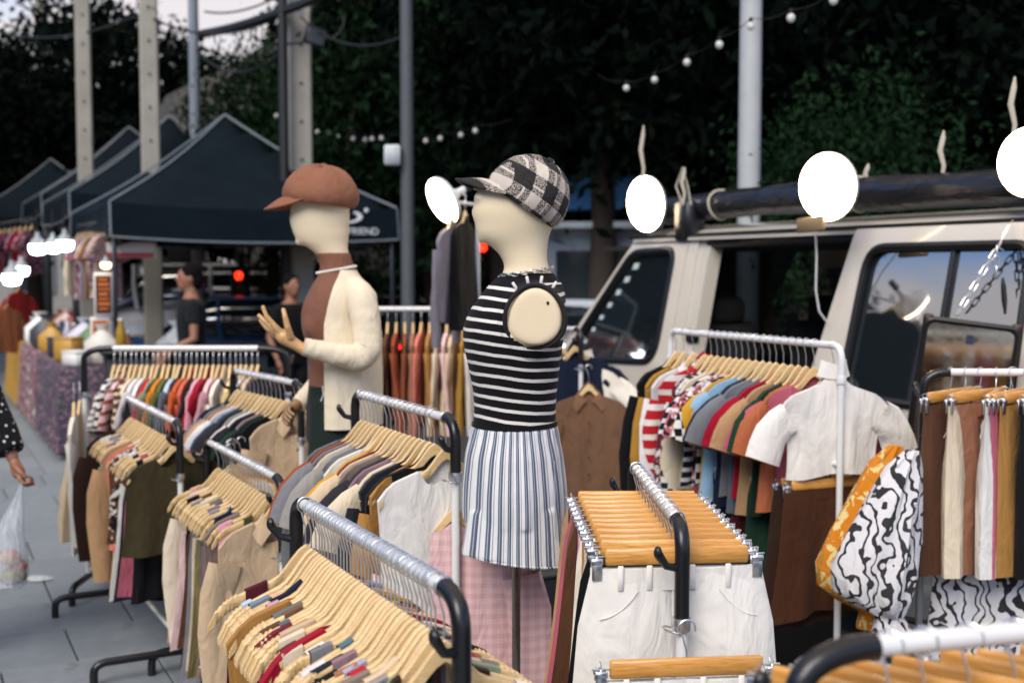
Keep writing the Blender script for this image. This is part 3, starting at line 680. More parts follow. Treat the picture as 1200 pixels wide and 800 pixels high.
bulbwire('far festoon cable with small bulbs crossing behind both caps', [(600, 148, 12.2), bl[7], bl[8], bl[9], bl[10], bl[11], bl[12], bl[13], bl[14]])
# ------------------------------------------------------------------ black canopies
TENT = NT('canopy_cloth')
TENT = TENT.set(base=TENT.mix(TENT.noise(3, 4), srgb('0d151b'), srgb('141e26')), rough=.85, spec=.06, normal=TENT.bump(TENT.noise(4, 3), .35, .05))
PIPE = M('canopy_piping', '767e84', .5)
def tent(label, corner, size, eave, peak, val=.30, text=False):
    """corner = near-left corner on the plan; x across to the right, y away"""
    t = thing('canopy_tent', label, 'canopy tent', (corner[0], corner[1], 0), math.atan2(SP.y, SP.x), 'black canopies of the stalls')
    S = size; n = 12
    cx = S / 2
    def H(x, y):
        u, v = abs(x - cx) / cx, abs(y - cx) / cx; q = max(u, v)
        base = eave + (peak - eave) * (1 - q) ** 1.0
        sagr = -.16 * math.sin(PI * q) * (1 - .55 * (min(u, v) / max(q, .01)) ** 3)
        edge = -.05 * (q ** 6) * (1 - (min(u, v) / max(q, .01)) ** 2)
        return base + sagr + edge
    m = MB(); m.grid([[(S * i / n, S * j / n, H(S * i / n, S * j / n)) for i in range(n + 1)] for j in range(n + 1)])
    m.build('roof_cloth', TENT, t)
    for nm, (a, b, nx, ny) in {'f': ((0, 0), (S, 0), 0, -1), 'r': ((S, 0), (S, S), 1, 0), 'b': ((S, S), (0, S), 0, 1), 'l': ((0, S), (0, 0), -1, 0)}.items():
        v = MB(); G = [[], [], []]
        for i in range(n + 1):
            x = lerp(a[0], b[0], i / n); y = lerp(a[1], b[1], i / n); z = H(x, y)
            for q in range(3): G[q].append((x + nx * (.004 + .012 * q), y + ny * (.004 + .012 * q), z - val * q / 2 + (.0 if q < 2 else .0)))
        v.grid(G); vo = v.build('valance', TENT, t)
        MB().tube([tuple(p) for p in G[2]], .011, 5).build('hem_piping', PIPE, vo)
        MB().tube([G[q][0] for q in range(3)], .011, 5).build('edge_piping', PIPE, vo)
    for (x, y) in ((0, 0), (S, 0), (S, S), (0, S)):
        P = [(lerp(x, cx, q / 10), lerp(y, cx, q / 10), H(lerp(x, cx, q / 10), lerp(y, cx, q / 10)) + .006) for q in range(11)]
        MB().tube(P, .013, 5).build('ridge_piping', PIPE, t)
        sx, sy = (.04 if x == 0 else -.04), (.04 if y == 0 else -.04)
        MB().box((x + sx, y + sy, eave / 2 - .05), (.045, .045, eave), bev=.004).build('post', BLKM, t)
    for (a, b) in (((0, 0), (S, 0)), ((S, 0), (S, S)), ((S, S), (0, S)), ((0, S), (0, 0))):
        tr = MB(); ax, ay = abs(a[0] - .04), abs(a[1] - .04)
        f_ = lambda p, z: (min(max(p[0], .04), S - .04), min(max(p[1], .04), S - .04), z)
        mid = ((a[0] + b[0]) / 2, (a[1] + b[1]) / 2)
        tr.tube([f_(a, eave - .1), f_(mid, eave - .42), f_(b, eave - .1)], .012, 5); tr.tube([f_(a, eave - .42), f_(mid, eave - .1), f_(b, eave - .42)], .012, 5); tr.build('scissor_truss', BLKM, t)
    if text:
        cu = bpy.data.curves.new('lettering', 'FONT'); cu.body = 'FRIEND'; cu.size = .105; cu.extrude = .002; cu.align_x = 'RIGHT'
        tmpo = bpy.data.objects.new('tmp', cu); C.objects.link(tmpo); lme = bpy.data.meshes.new_from_object(tmpo.evaluated_get(bpy.context.evaluated_depsgraph_get())); bpy.data.objects.remove(tmpo); lme.materials.clear(); lme.materials.append(M('print_white', 'd6dadb', .6)); lo = link('lettering', lme, t, (S - .22, -.036, eave - val + .05), (PI / 2, 0, 0))
        lg = MB(); lg.grid([[(S - .60 + .20 * math.sin(a) * r_, -.034, eave - val + .24 - .075 * math.cos(a) * r_) for r_ in (.7, 1.0)] for a in [i * .35 - .3 for i in range(9)]]); lg.ball((S - .36, -.036, eave - val + .31), (.025, .004, .025), 8)
        lg.build('logo', M('print_white', 'd6dadb', .6), t)
    return t
c1 = PD(130, 312, 11.75); tent('nearest black canopy with white piping left of brown cap', c1, 3.0, 2.33, 3.42, .34, True)
c2 = c1 + SD * 3.2; tent('second black canopy standing taller behind the nearest one', c2, 3.0, 2.60, 3.76)
c3 = c1 + SD * 6.5; tent('third black canopy partly hidden behind the second', c3, 3.0, 2.75, 3.95)
c4 = PD(-38, 312, 20.0); tent('fourth black canopy at the left end of the row', c4, 3.0, 2.55, 3.65)
c5 = PD(-65, 312, 24); tent('farthest black canopy at the left picture edge', c5, 3.0, 2.6, 3.7)
# ================================================================== VAN
VU = Vector((-.425, 1, 0)).normalized(); VN = Vector((-VU.y, VU.x, 0))
VO = Vector((2.4477, 5.9929, -.16))
def paint():
    t = NT('van_paint'); d = t.noise(3, 5); 
    return t.set(base=t.mix(t.math('MULTIPLY', d, .42), srgb('d9d1c2'), srgb('aaa18f')), rough=.24, coat=.5, normal=t.bump(t.noise(2.5, 2), .03, .02))
PAINT = paint()
def dglass():
    t = NT('tinted_glass'); return t.set(base=(.012, .018, .022, 1), rough=.03, spec=1.0, ior=2.6, normal=t.bump(t.noise(1.3, 2), .06, .02))
TGL = dglass()
def clearish():
    t = NT('tinted_clear_glass'); tr = t.n('ShaderNodeBsdfTransparent', {0: (.035, .04, .045, 1)}); gl = t.n('ShaderNodeBsdfGlossy', {'Roughness': .03}); fr = t.n('ShaderNodeFresnel', {0: 1.6})
    mxs = t.n('ShaderNodeMixShader'); t.t.links.new(fr.outputs[0], mxs.inputs[0]); t.t.links.new(tr.outputs[0], mxs.inputs[1]); t.t.links.new(gl.outputs[0], mxs.inputs[2])
    t.t.links.new(mxs.outputs[0], t.t.nodes['Material Output'].inputs[0]); return t.mat
CGL = clearish()
VRUB = M('window_rubber', '0d0e0f', .45)
van = thing('parked_van', 'white van with open side door parked behind the right hand racks', 'van', VO, math.atan2(VU.y, VU.x))
ZB = .16
def vy(z):
    z -= ZB
    if z < .45: return .83 + .02 * (z - .2) / .25
    if z < 1.05: return .85
    if z < 1.86: return .85 - .188 * (z - 1.05)
    return max(0, .698 - .25 * ((z - 1.86) / .11) ** 2)
def SV(x, z, o=0): return (x, vy(z + ZB) + o, z + ZB)
def rpoly(pts, rad, n=5):
    out = []; L = len(pts)
    for i in range(L):
        p, a, b = Vector(pts[i]), Vector(pts[i - 1]), Vector(pts[(i + 1) % L])
        r = rad[i] if isinstance(rad, (list, tuple)) else rad
        r1 = min(r, (a - p).length * .48, (b - p).length * .48); A = p + (a - p).normalized() * r1; B = p + (b - p).normalized() * r1
        for q in range(n + 1):
            t_ = q / n; v = A * (1 - t_) ** 2 + p * 2 * t_ * (1 - t_) + B * t_ * t_; out.append((v.x, v.y))
    return out
def raycast(c, d, poly):
    best = None
    for i in range(len(poly)):
        a, b = poly[i - 1], poly[i]; ex, ez = b[0] - a[0], b[1] - a[1]; den = d[0] * ez - d[1] * ex
        if abs(den) < 1e-9: continue
        t_ = ((a[0] - c[0]) * ez - (a[1] - c[1]) * ex) / den; u_ = ((a[0] - c[0]) * d[1] - (a[1] - c[1]) * d[0]) / den
        if t_ > 0 and -1e-6 <= u_ <= 1 + 1e-6 and (best is None or t_ < best): best = t_
    return (c[0] + d[0] * best, c[1] + d[1] * best) if best else None
def panel(outer, inner, off=0):
    m = MB(); c = (sum(p[0] for p in inner) / len(inner), sum(p[1] for p in inner) / len(inner))
    angs = sorted(set([round(math.atan2(p[1] - c[1], p[0] - c[0]), 5) for p in inner] + [round(math.atan2(p[1] - c[1], p[0] - c[0]), 5) for p in outer]))
    R = [[], [], [], [], []]
    for a in angs:
        d = (math.cos(a), math.sin(a)); i_ = raycast(c, d, inner); o_ = raycast(c, d, outer)
        if not i_ or not o_: continue
        R[0].append(SV(*o_, off - .03)); R[1].append(SV(*o_, off))
        mdp = ((i_[0] * .5 + o_[0] * .5), (i_[1] * .5 + o_[1] * .5)); R[2].append(SV(*mdp, off)); R[3].append(SV(*i_, off)); R[4].append(SV(*i_, off - .035))
    m.rings(R, 0, cap=False); return m
def fan(poly, off):
    m = MB(); c = (sum(p[0] for p in poly) / len(poly), sum(p[1] for p in poly) / len(poly))
    R = [[SV(c[0] + (p[0] - c[0]) * q, c[1] + (p[1] - c[1]) * q, off) for p in poly] for q in (1, .75, .5, .25, .02)]
    m.rings(R, 0, cap=False); m.add(R[-1], [tuple(range(len(poly)))]); return m
def gasket(poly, off, r, w=None):
    P = [SV(*p, off) for p in poly] + [SV(*poly[0], off)]; return MB().tube(P, r, 6)
# front door
fw = rpoly([(3.28, 1.03), (1.99, 1.10), (1.97, 1.81), (2.52, 1.79)], [.12, .14, .10, .10])
fd = panel([(3.42, .35), (1.83, .35), (1.83, 1.885), (2.50, 1.885), (3.42, 1.02)], fw); fdo = fd.build('front_door', PAINT, van)
fan(fw, -.022).build('window_pane', TGL, fdo); gasket(fw, -.006, .026).build('window_seal', VRUB, fdo)
MB().box((2.02, vy(1.16) + .02, .99), (.2, .035, .045), bev=.01).build('door_handle', BLKP, fdo)
st = MB()
for i in range(7):
    q = i / 6; x = lerp(3.02, 2.47, q); z = lerp(1.17, 1.70, q); s = .05 + .025 * q
    st.add([SV(x + a * s * .9, z + b * s * .5, -.018) for a, b in ((.7, -.6), (-.4, -.5), (-.6, .6), (.5, .5))], [(3, 2, 1, 0)])
st.build('window_sticker', M('sticker_pale', 'b9c2bb', .6), fdo)
# B pillar, sliding door, rear quarter
bp = MB()
for x0, x1, o in ((1.822, 1.72, 0), (1.715, 1.60, -.018)):
    bp.grid([[SV(x, z, o) for x in (x0, x1)] for z in [.12 + i * (1.885 - .12) / 12 for i in range(13)]]); bp.grid([[SV(x1, z, o), SV(x1, z, o - .09)] for z in [.12 + i * (1.885 - .12) / 12 for i in range(13)]])
bp.build('pillar', PAINT, van)
for z in (1.28, .75): MB().box((1.63, vy(z + ZB) - .02, z + ZB), (.09, .06, .09), bev=.015).build('door_catch', BLKP, van)
rw = rpoly([(.135, 1.08), (-.93, 1.08), (-.90, 1.79), (.10, 1.79)], [.10, .08, .08, .12])
sdm = panel([(.60, .22), (-1.02, .22), (-1.02, 1.885), (.215, 1.885)], rw, .035); sdo = sdm.build('sliding_door', PAINT, van)
fan(rw, .012).build('window_pane', TGL, sdo); gasket(rw, .03, .022).build('window_seal', VRUB, sdo)
MB().tube([SV(-.46, 1.10, .02), SV(-.46, 1.78, .02)], .016, 6).build('window_divider', VRUB, sdo)
MB().box((.30, vy(1.1) + .05, 1.02), (.14, .03, .05), bev=.01).build('door_handle', BLKP, sdo)
rq = MB(); rq.grid([[SV(x, z, -.002) for x in (-1.0, -1.3, -1.6, -1.8, -1.88)] for z in [.22 + i * (1.885 - .22) / 14 for i in range(15)]]); rq.build('rear_quarter', PAINT, van)
# lower sill, roof, far side, ends
ls = MB(); ls.grid([[SV(x, z, .0) for x in (3.42, 2.6, 1.6)] for z in (.12, .2, .35)]); ls.grid([[SV(x, z, -.01) for x in (1.6, .6)] for z in (.10, .22)]); ls.grid([[SV(x, z, .0) for x in (.6, -.4, -1.88)] for z in (.05, .12, .22)]); ls.build('sill_panel', PAINT, van)
sec = lambda x, k: [(x, k * yy, zz) for yy, zz in ((-.70, 2.02), (-.68, 2.055), (-.60, 2.09), (-.35, 2.125), (0, 2.135), (.35, 2.125), (.60, 2.09), (.68, 2.055), (.70, 2.02))]
rf = MB(); rf.grid([sec(x, kx) for x, kx in ((2.52, .93), (2.42, .98), (2.2, 1), (1, 1), (0, 1), (-1, 1), (-1.75, 1), (-1.86, .96))])
rf.grid([[(x, .70, 2.045), (x, .715, 2.04), (x, .715, 2.02)] for x in (2.5, 1, -1, -1.86)]); rf.build('roof', PAINT, van)
MB().tube([(2.55, .708, 2.046), (1.9, .712, 2.05), (-1.86, .712, 2.05)], .012, 6).build('drip_rail', VRUB, van)
MB().box((.9, .66, 2.0), (1.5, .05, .05), bev=.01).build('door_header', VRUB, van)
fs = MB(); fs.grid([[(x, -vy(z), z) for x in (-1.86, -.5, 1, 2.2)] for z in (.2, .6, 1.15)]); fs.grid([[(x, -vy(z), z) for x in (-1.86, -1.7)] for z in (1.15, 1.9, 2.03)]); fs.grid([[(x, -vy(z), z) for x in (-1.86, .3, 2.45)] for z in (1.85, 2.03)])
fs.grid([[(x, -vy(z), z) for x in (.3, .2)] for z in (1.15, 1.85)]); fs.grid([[(x, -vy(z), z) for x in (2.2, 3.42)] for z in (.2, 1.15)]); fs.build('far_side_panel', PAINT, van)
fg = MB(); fg.grid([[(x, -vy(z) + .01, z) for x in (-1.7, .2)] for z in (1.16, 1.5, 1.85)]); fg.grid([[(x, -vy(z) + .01, z) for x in (.3, 2.3)] for z in (1.16, 1.5, 1.85)]); fg.build('far_window', CGL, van)
ba = MB(); ba.grid([[(-1.87, y, z) for y in (-.8, -.4, 0, .4, .8)] for z in (.2, .7, 1.2)]); ba.grid([[(-1.87, s * y, z) for y in (.8, .62)] for z in (1.2, 2.03) for s in (1,)]); ba.grid([[(-1.87, -y, z) for y in (.8, .62)] for z in (1.2, 2.03)]); ba.build('tailgate', PAINT, van)
MB().grid([[(-1.868, y, z) for y in (-.64, .64)] for z in (1.2, 2.0)]).build('rear_window', CGL, van)
fr = MB(); fr.grid([[(3.42 + .18 * (1 - (y / .85) ** 2), y, .28 + ZB), (3.50 + .2 * (1 - (y / .85) ** 2), y, .7), (3.44 + .2 * (1 - (y / .85) ** 2), y, 1.15)] for y in (-.85, -.5, 0, .5, .85)]); fr.build('front_panel', PAINT, van)
ws = MB(); ws.grid([[(3.42 + .2 * (1 - (y / .85) ** 2), y, 1.16), (2.98 + .15 * (1 - (y / .8) ** 2), y * .9, 1.62), (2.52 + .08 * (1 - (y / .8) ** 2), y * .8, 2.05)] for y in (-.84, -.5, 0, .5, .84)]); ws.build('windscreen', CGL, van)
for s in (-1, 1):
    MB().box((3.50, s * .66, .80), (.1, .26, .2), bev=.04).build('headlight', M('lens_clear', 'c9ccd0', .1), van); MB().box((-1.89, s * .74, .95), (.04, .12, .4), bev=.01).build('tail_light', M('lens_red', '8f1515', .2), van)
MB().box((3.56, 0, .42), (.2, 1.66, .24), bev=.06).build('front_bumper', M('bumper', 'bdbab2', .45), van); MB().box((-1.93, 0, .42), (.16, 1.66, .22), bev=.05).build('rear_bumper', M('bumper', 'bdbab2', .45), van)
INT = M('interior_dark', '1c1b1b', .85); SEAT = M('seat_cloth', '2a2826', .9)
fl = MB(); fl.box((.7, 0, .5), (5.2, 1.55, .06)); fl.box((2.4, 0, .8), (.08, 1.4, .9), bev=.02); fl.box((.8, 0, 1.985), (4.6, 1.25, .03)); fl.build('cabin_floor', INT, van, smooth=False)
for x, y in ((2.15, .38), (2.15, -.38), (-.75, .3), (-.75, -.35), (.35, -.4)):
    s = MB(); s.box((x, y, .78), (.5, .52, .16), bev=.05); s.box((x - .25, y, 1.15), (.14, .5, .72), bev=.06); s.box((x - .27, y, 1.58), (.09, .26, .18), bev=.04); s.build('seat', SEAT, van)
for x in (2.75, -1.2):
    for s in (-1, 1):
        wl = MB(); wl.lathe([(.18, -.09), (.30, -.095), (.325, -.06), (.325, .06), (.30, .095), (.18, .09)], 24); wo_ = wl.build('tyre', RUB, van, (x, s * .74, .325), (PI / 2, 0, 0))
        MB().lathe([(.0, .05), (.06, .05), (.07, .03), (.16, .05), (.185, .085), (.19, -.08)], 20, m=0).build('rim', STEEL, wo_, None, (PI if s > 0 else 0, 0, 0))
MB().lathe([(.34, -.02), (.37, .0), (.34, .02)], 26).build('wheel_arch', PAINT, van, (-1.2, .86, .325), (PI / 2, 0, 0))
# ------------------------------------------------------------------ tarp roll on the roof
def tarpmat():
    t = NT('black_plastic_tarp'); v = t.vscale((2.2, 9, 9)); n1 = t.noise(1.5, 4, vec=v, dist=1.2); n2 = t.noise(9, 3, vec=t.vscale((1, 3, 3)))
    return t.set(base=(.012, .012, .014, 1), rough=.26, spec=.5, normal=t.bump(n2, .2, .02, t.bump(n1, .32, .06)))
tp = thing('rolled_tarp', 'long black plastic tarp roll lying along the van roof edge', 'tarp', VO, math.atan2(VU.y, VU.x))
R = []; L0, L1 = 2.28, -2.1; N_ = 90
for i in range(N_ + 1):
    q = i / N_; x = lerp(L0, L1, q); r = .090 + .004 * math.sin(x * 3.1) + .002 * math.sin(x * 9 + 1) ; tie = min(abs(x - a) for a in (1.62, .35, -.85)); r *= 1 - .16 * math.exp(-(tie / .035) ** 2)
    if i in (0, N_): r *= .55
    R.append([(x, .60 + (r + .004 * math.sin(5 * a + x * 4)) * math.cos(a), 2.215 + .018 * math.sin(x * 1.3) + r * .95 * math.sin(a) + .003 * math.sin(7 * a - x * 5)) for a in [2 * PI * j / 22 for j in range(22)]])
MB().rings(R).build('tarp_sheet', tarpmat(), tp)
CORD = M('pale_cord', 'b9b09c', .8)
for x in (1.62, .35, -.85):
    MB().tube([(x + .01 * math.sin(a * 2), .60 + .09 * math.cos(a), 2.215 + .018 * math.sin(x * 1.3) + .088 * math.sin(a)) for a in [2 * PI * j / 18 for j in range(19)]], .007, 6).build('cord', CORD, tp)
MB().box((1.88, .66, 2.14), (.16, .14, .26), bev=.02).build('hinge_bracket', BLKP, tp)
# strips / knotted ends above the roof
for i, (px, py0, py1, Z, lab) in enumerate([(752, 205, 147, 7.4, 'frayed pale strip above the lamp left of the tarp'), (800, 226, 196, 7.2, 'looped pale cord end at the left end of the tarp'), (1015, 208, 192, 6.0, 'short pale cord end beside the round lamp'), (1103, 198, 153, 5.6, 'tall frayed strip above the middle of the tarp'), (1186, 156, 90, 5.2, 'longest frayed strip near the right picture edge')]):
    A, B = PD(px, py0 + 14, Z), PD(px, py1, Z); q = (B - A)
    MBp = MB().tube([A, A + q * .3 + Vector((.012, 0, 0)), A + q * .6 + Vector((-.006, 0, 0)), A + q * .85 + Vector((.008, 0, 0)), B + Vector((.012, 0, 0))], [.008, .010, .013, .012, .004], 7)
    if i == 1: MBp.tube([A, A + q * .5 + Vector((-.04, 0, 0)), B, A + q * .5 + Vector((.03, 0, 0)), A + Vector((.05, 0, 0))], .006, 6)
    tag(MBp.build('tie_strip', CORD), lab, 'strip')
# cable down the door edge and cardboard bits
P = [PD(955, 262, 5.8), PD(957, 300, 5.85), PD(956, 340, 5.88), PD(960, 365, 5.9), PD(968, 376, 5.92)]
PP = []
for a, b in zip(P[:-1], P[1:]): PP += [a.lerp(b, i / 4) for i in range(4)]
tag(MB().tube(PP + [P[-1]], .005, 6).build('power_cable', WHTM), 'white lamp cord hanging down beside the sliding door edge', 'cord')
cbx = tag(MB().box((0, 0, 0), (.2, .02, .07), bev=.004).build('cardboard_strip', M('cardboard', '8a7453', .85)  , None, PD(950, 263, 5.75), (0, .05, math.atan2(VU.y, VU.x))), 'torn brown cardboard strip tucked under the round lamp', 'cardboard')
# ------------------------------------------------------------------ round LED lamps
LED = emis('led_diffuser', 'ffe3bd', 18.0)
def led(px, py, Z, wpx, hpx, yaw, label, tilt=0, cord=None):
    p = PD(px, py, Z); r = hpx / 2 / FPX * Z
    t = thing('round_lamp', label, 'lamp', p, 0, 'round LED work lamps')
    t.rotation_euler = (tilt, 0, yaw)
    MB().lathe([(r, -.004), (r, .006), (r * .96, .016), (r * .6, .028), (r * .05, .032)], 30).build('diffuser', LED, t, None, (PI / 2, 0, 0), True)
    MB().lathe([(.02, .16), (.022, .10), (.045, .07), (r * .5, .045), (r * .98, .022), (r * 1.025, .012), (r * 1.025, -.004), (r, -.004)], 30, cap=False).build('housing', M('lamp_white', 'd9d9d6', .4), t, None, (-PI / 2, 0, 0))
    MB().lathe([(.0, .22), (.021, .215), (.021, .15), (.018, .14)], 12).build('socket', BLKP, t, None, (-PI / 2, 0, 0))
    return t
led(757, 239, 7.75, 42, 64, -.98, 'round lit lamp left of the tarp over the front door', .1)
led(970, 219, 5.7, 62, 78, -.88, 'largest fully visible round lit lamp over the sliding door', .08)
led(1206, 190, 4.9, 62, 80, -1.0, 'round lit lamp cut by the right picture edge', .05)
led(519, 235, 6.6, 36, 56, -1.0, 'tilted round lit lamp behind the checked cap', .45)
# ================================================================== RACKS AND CLOTHES
NAMEFIX = {'ink': 'ink black', 'pearl': 'pearl white', 'clay': 'clay brown', 'steel': 'steel blue', 'wine': 'wine red', 'sky': 'sky blue', 'powder': 'powder blue', 'denim': 'denim blue', 'stone': 'stone grey', 'slate': 'slate blue', 'forest': 'dark green', 'moss': 'moss green', 'coffee': 'coffee brown', 'peach': 'peach', 'lemon': 'pale yellow', 'umber': 'umber brown', 'plum': 'plum', 'camel': 'camel brown', 'tan': 'tan', 'khaki': 'khaki', 'teal': 'grey teal', 'sienna': 'sienna brown', 'coral': 'coral'}
def it(spec, kind='tank', **op):
    out = []
    for s in spec.split(','):
        s = s.strip(); o = dict(op); kd = kind
        b = s.split(':'); c = b[0]
        if len(b) > 1 and b[1]: kd = b[1]
        fab = F(c); nm = NAMEFIX.get(c, c).replace('_', ' ')
        if len(b) > 2:
            pt = b[2].split('/'); c2 = pt[1] if len(pt) > 1 else 'white'
            fab = F(c, pt[0], col2=c2, per=float(pt[2]) if len(pt) > 2 else .045); nm = f"{nm} and {NAMEFIX.get(c2, c2)} {dict(stripe='striped', check='checked', chess='checked', floral='printed', dots='dotted', swirl='swirled', vstripe='pinstriped', bar='banded')[pt[0]]}"
        out.append((nm.replace('_', ' '), kd, fab, o))
    return out
def bar(a, b, h): return PH(*a, h), PH(*b, h)
RK = {}
def RR(phrase, label, a, b, h, its, flen=None, **kw):
    N, Fv = bar(a, b, h)
    if flen: Fv = N + (Fv - N).normalized() * flen
    rk = {q: kw.pop(q) for q in list(kw) if q in ('upper', 'barm', 'postm', 'elbm', 'r', 'er', 'foot', 'ext', 'knob', 'farelbow', 'ring')}
    rack(label, N, Fv, h, **rk); fill(phrase, N, Fv, h, its, **kw); return N, Fv
# R1 front rack
L1 = it('white,chocolate,sage,stone,sand,taupe,red,clay,lavender,black,mauve,ink,pearl,teal,grey,umber,ivory,oatmeal,crimson:vest,charcoal,cream,beige,tan,wine,slate,brown,coffee,pewter,camel:vest,khaki,dusty_pink,navy,peach,steel,powder,maroon')
for q, i in enumerate(L1): i[3]['yaw'] = 3 if q % 7 else -4
L1[0][3].update(w=1.8, L=.45)
for q in (-1, -2, -3): L1[q][3]['w'] = 1.9
RR('the crowded front rack', 'crowded front clothes rack with black elbow at bottom centre', (525, 690), (355, 590), 1.2, L1, yaw=3.2, upper=.15, seed=5)
# R2
L2 = it('beige:jacket,olive,pink,taupe:vest,charcoal,navy,white:tank:floral/black/.03,stone,mauve,slate,khaki,cream,grey,brown,black,blush,oatmeal:long,peach,powder,sand,camel:long')
L2[0][3].update(w=2.2, L=.6, thick=.016); L2[-1][3].update(w=1, L=.62, thick=.02); L2[-5][3].update(L=.66, dx=-.04); L2[-1][3].update(dx=-.13); L2[-2][3].update(dx=-.08); L2[-3][3].update(dx=-.06)
RR('the low left rack', 'low clothes rack with black elbow left of the crowded front one', (325, 560), (245, 518), .97, L2, yaw=4, upper=.26, seed=8)
# R3
L3 = it('dark_olive:vest,black,rose,navy,white,brown:vest:floral/white/.05,salmon:vest,cream,tan:long,sand,mauve,stone,steel,ivory,chocolate:long')
L3[0][3].update(w=2, thick=.02, L=.44)
RR('the rack by the pavement', 'short clothes rack standing closest to the open pavement', (207, 495), (152, 468), 1.05, L3, yaw=5, upper=.22, seed=9, foot=.36)
# R4
L4 = it('white:vest,black:long,camel:long,ink:long,cream:tee,mauve:long,charcoal:tee,taupe:long,sand:tee,wine:long,mustard:tee,ivory:long,slate:long,stone:tee,oatmeal:long,grey:tee,rust:tee,pewter:long')
L4[0][3].update(w=2.2, thick=.02, L=.52)
RR('the rack beside striped mannequin', 'clothes rack with black elbow touching the striped shorts', (525, 490), (422, 462), 1.27, L4, yaw=4, upper=.16, seed=12)
# R5
L5 = it('beige:jacket,black:tee,forest:tee,mauve:long,ink:tee,white:tee,stone:long,charcoal:tee,denim:tee,pearl:tee,tan:tee,grey:tee,navy:jacket')
L5[0][3].update(w=2, thick=.02)
RR('the rack under wooden hand', 'clothes rack below the dark wooden mannequin hand', (347, 449), (277, 435), 1.2, L5, yaw=4, seed=14)
# R6
L6 = it('white:tee:stripe/black/.04,ivory:tee:stripe/grey/.03,blush:tee:stripe/rust/.05,brown:tee:stripe/cream/.035,cream:long,pearl:tee,white:long,red:tee,sage:tee,amber:tee,moss:tee,powder:long,slate:tee,orange:tee,coral:long,black:tee,pink:tee,crimson:tee,blush:long,dusty_pink:tee,ivory:long,taupe:tee,lemon:tee,ink:long,pearl:long,sand:tee,navy:tee')
for i in L6: i[3].update(L=.6)
RR('the back rack by canopy', 'wide white topped rack in front of the nearest black canopy', (130, 408), (305, 408), 1.28, L6, yaw=3, r=.015, barm=WHTM, seed=17, ext=.14, farelbow=True)
# R7
L7 = it('white:mock,rose:tee,terracotta:tee,forest:tee,tan:tee,crimson:tee,slate:tee,grey:tee,navy:tee,sky:tee,mustard:tee,black:tee:chess/white/.06,rose:tee:floral/white/.05,navy:tee:stripe/white/.04,cream:long,ink:long:chess/white/.05,wine:long:floral/white/.04,red:shirt:stripe/white/.06,pearl:shirt,ochre:long,black:long')
L7[0][3].update(w=2.4, thick=.022, L=.36, yaw=-10)
for i in L7[1:11]: i[3].update(yaw=-8)
L7[17][3].update(w=2.0, thick=.03); L7[18][3].update(w=1.6); L7[19][3].update(w=1.5)
N7, F7 = RR('the white rack by van', 'white clothes rack with rounded corners beside the parked van', (980, 405), (790, 388), 1.42, L7, yaw=5, elbm=WHTM, barm=WHTM, knob=False, ring=False, upper=.12, er=.0125, seed=21, ext=.03)
# long clothes hung low on the same rack (second tier): a lower bar pushed between the posts
for i, (c, kd, q, L, lab) in enumerate([('46291a', 'skirt', .03, .42, 'dark brown long skirt hanging under the white crop top'), ('chocolate', 'skirt', .09, .46, 'chocolate brown skirt behind the dark brown long skirt'), ('forest', 'skirt', .22, .5, 'dark green skirt in the lower row by the van'), ('maroon', 'skirt', .33, .5, 'maroon skirt in the lower row by the van'), ('navy', 'pants', .44, .62, 'navy trousers in the lower row by the van'), ('denim', 'pants', .54, .62, 'denim blue trousers in the lower row by the van'), ('stone', 'pants', .64, .62, 'stone grey trousers in the lower row by the van'), ('ink', 'skirt', .78, .5, 'ink black skirt in the lower row by the van'), ('wine', 'skirt', .9, .5, 'wine red skirt in the lower row by the van')]):
    R_ = random.Random(90 + i); loc = N7.lerp(F7, q); loc.z = 1.0; a_ = math.atan2((F7 - N7).y, (F7 - N7).x) + PI / 2 + R_.gauss(0, .06) - .12
    garment(kd, F(c), loc, a_, lab, 'clothes in the lower row by the van', R_, L, .02, .02); hanger(loc, a_, 'clip hanger for ' + lab.replace(' in the lower row by the van', ' of the lower van row').replace(' hanging under the white crop top', '').replace(' behind the dark brown long skirt', ''), 'hangers in the lower row by the van', 'clip')
dlow = F7 - N7; tag(MB().tube([N7 + Vector((0, 0, 1.0 - 1.42)) - dlow.normalized() * .02, F7 + Vector((0, 0, 1.0 - 1.42)) + dlow.normalized() * .02], .010, 8).build('second_bar', WHTM), 'white lower hanging bar between posts of the van side rack', 'bar')
# R8 trouser rack, front right
L8 = it('white:shorts,black:skirt,oatmeal:skirt,camel:skirt,ivory:skirt,dusty_pink:skirt,maroon:skirt,brown:skirt,coffee:skirt,rose:skirt,charcoal:skirt,tan:skirt')
L8[0][3].update(L=.36, thick=.012, amp=.012, w=1.3)
for q, i in enumerate(L8[1:]): i[3].update(L=.5, thick=.016)
RR('the clip hanger rack', 'clothes rack of orange wooden clip hangers and white shorts', (795, 610), (745, 548), 1.18, L8, yaw=2.2, hk='clip', upper=.2, seed=25)
# R9 nearest corner
L9 = it('black:skirt,charcoal:skirt,navy:skirt,chocolate:skirt,slate:skirt,olive:skirt,umber:skirt,grey:skirt,plum:skirt,maroon:skirt,denim:skirt,forest:skirt')
for i in L9: i[3].update(yaw=38, L=.4)
L9[0][3]['w'] = .7
RR('the nearest corner rack', 'blurred clothes rack nearest the camera at bottom right corner', (1015, 757), (1200, 740), 1.26, L9, flen=.75, yaw=4, hk='clip', barm=WHTM, upper=.3, r=.0135, er=.016, seed=27, ext=.09, endpad=.03)
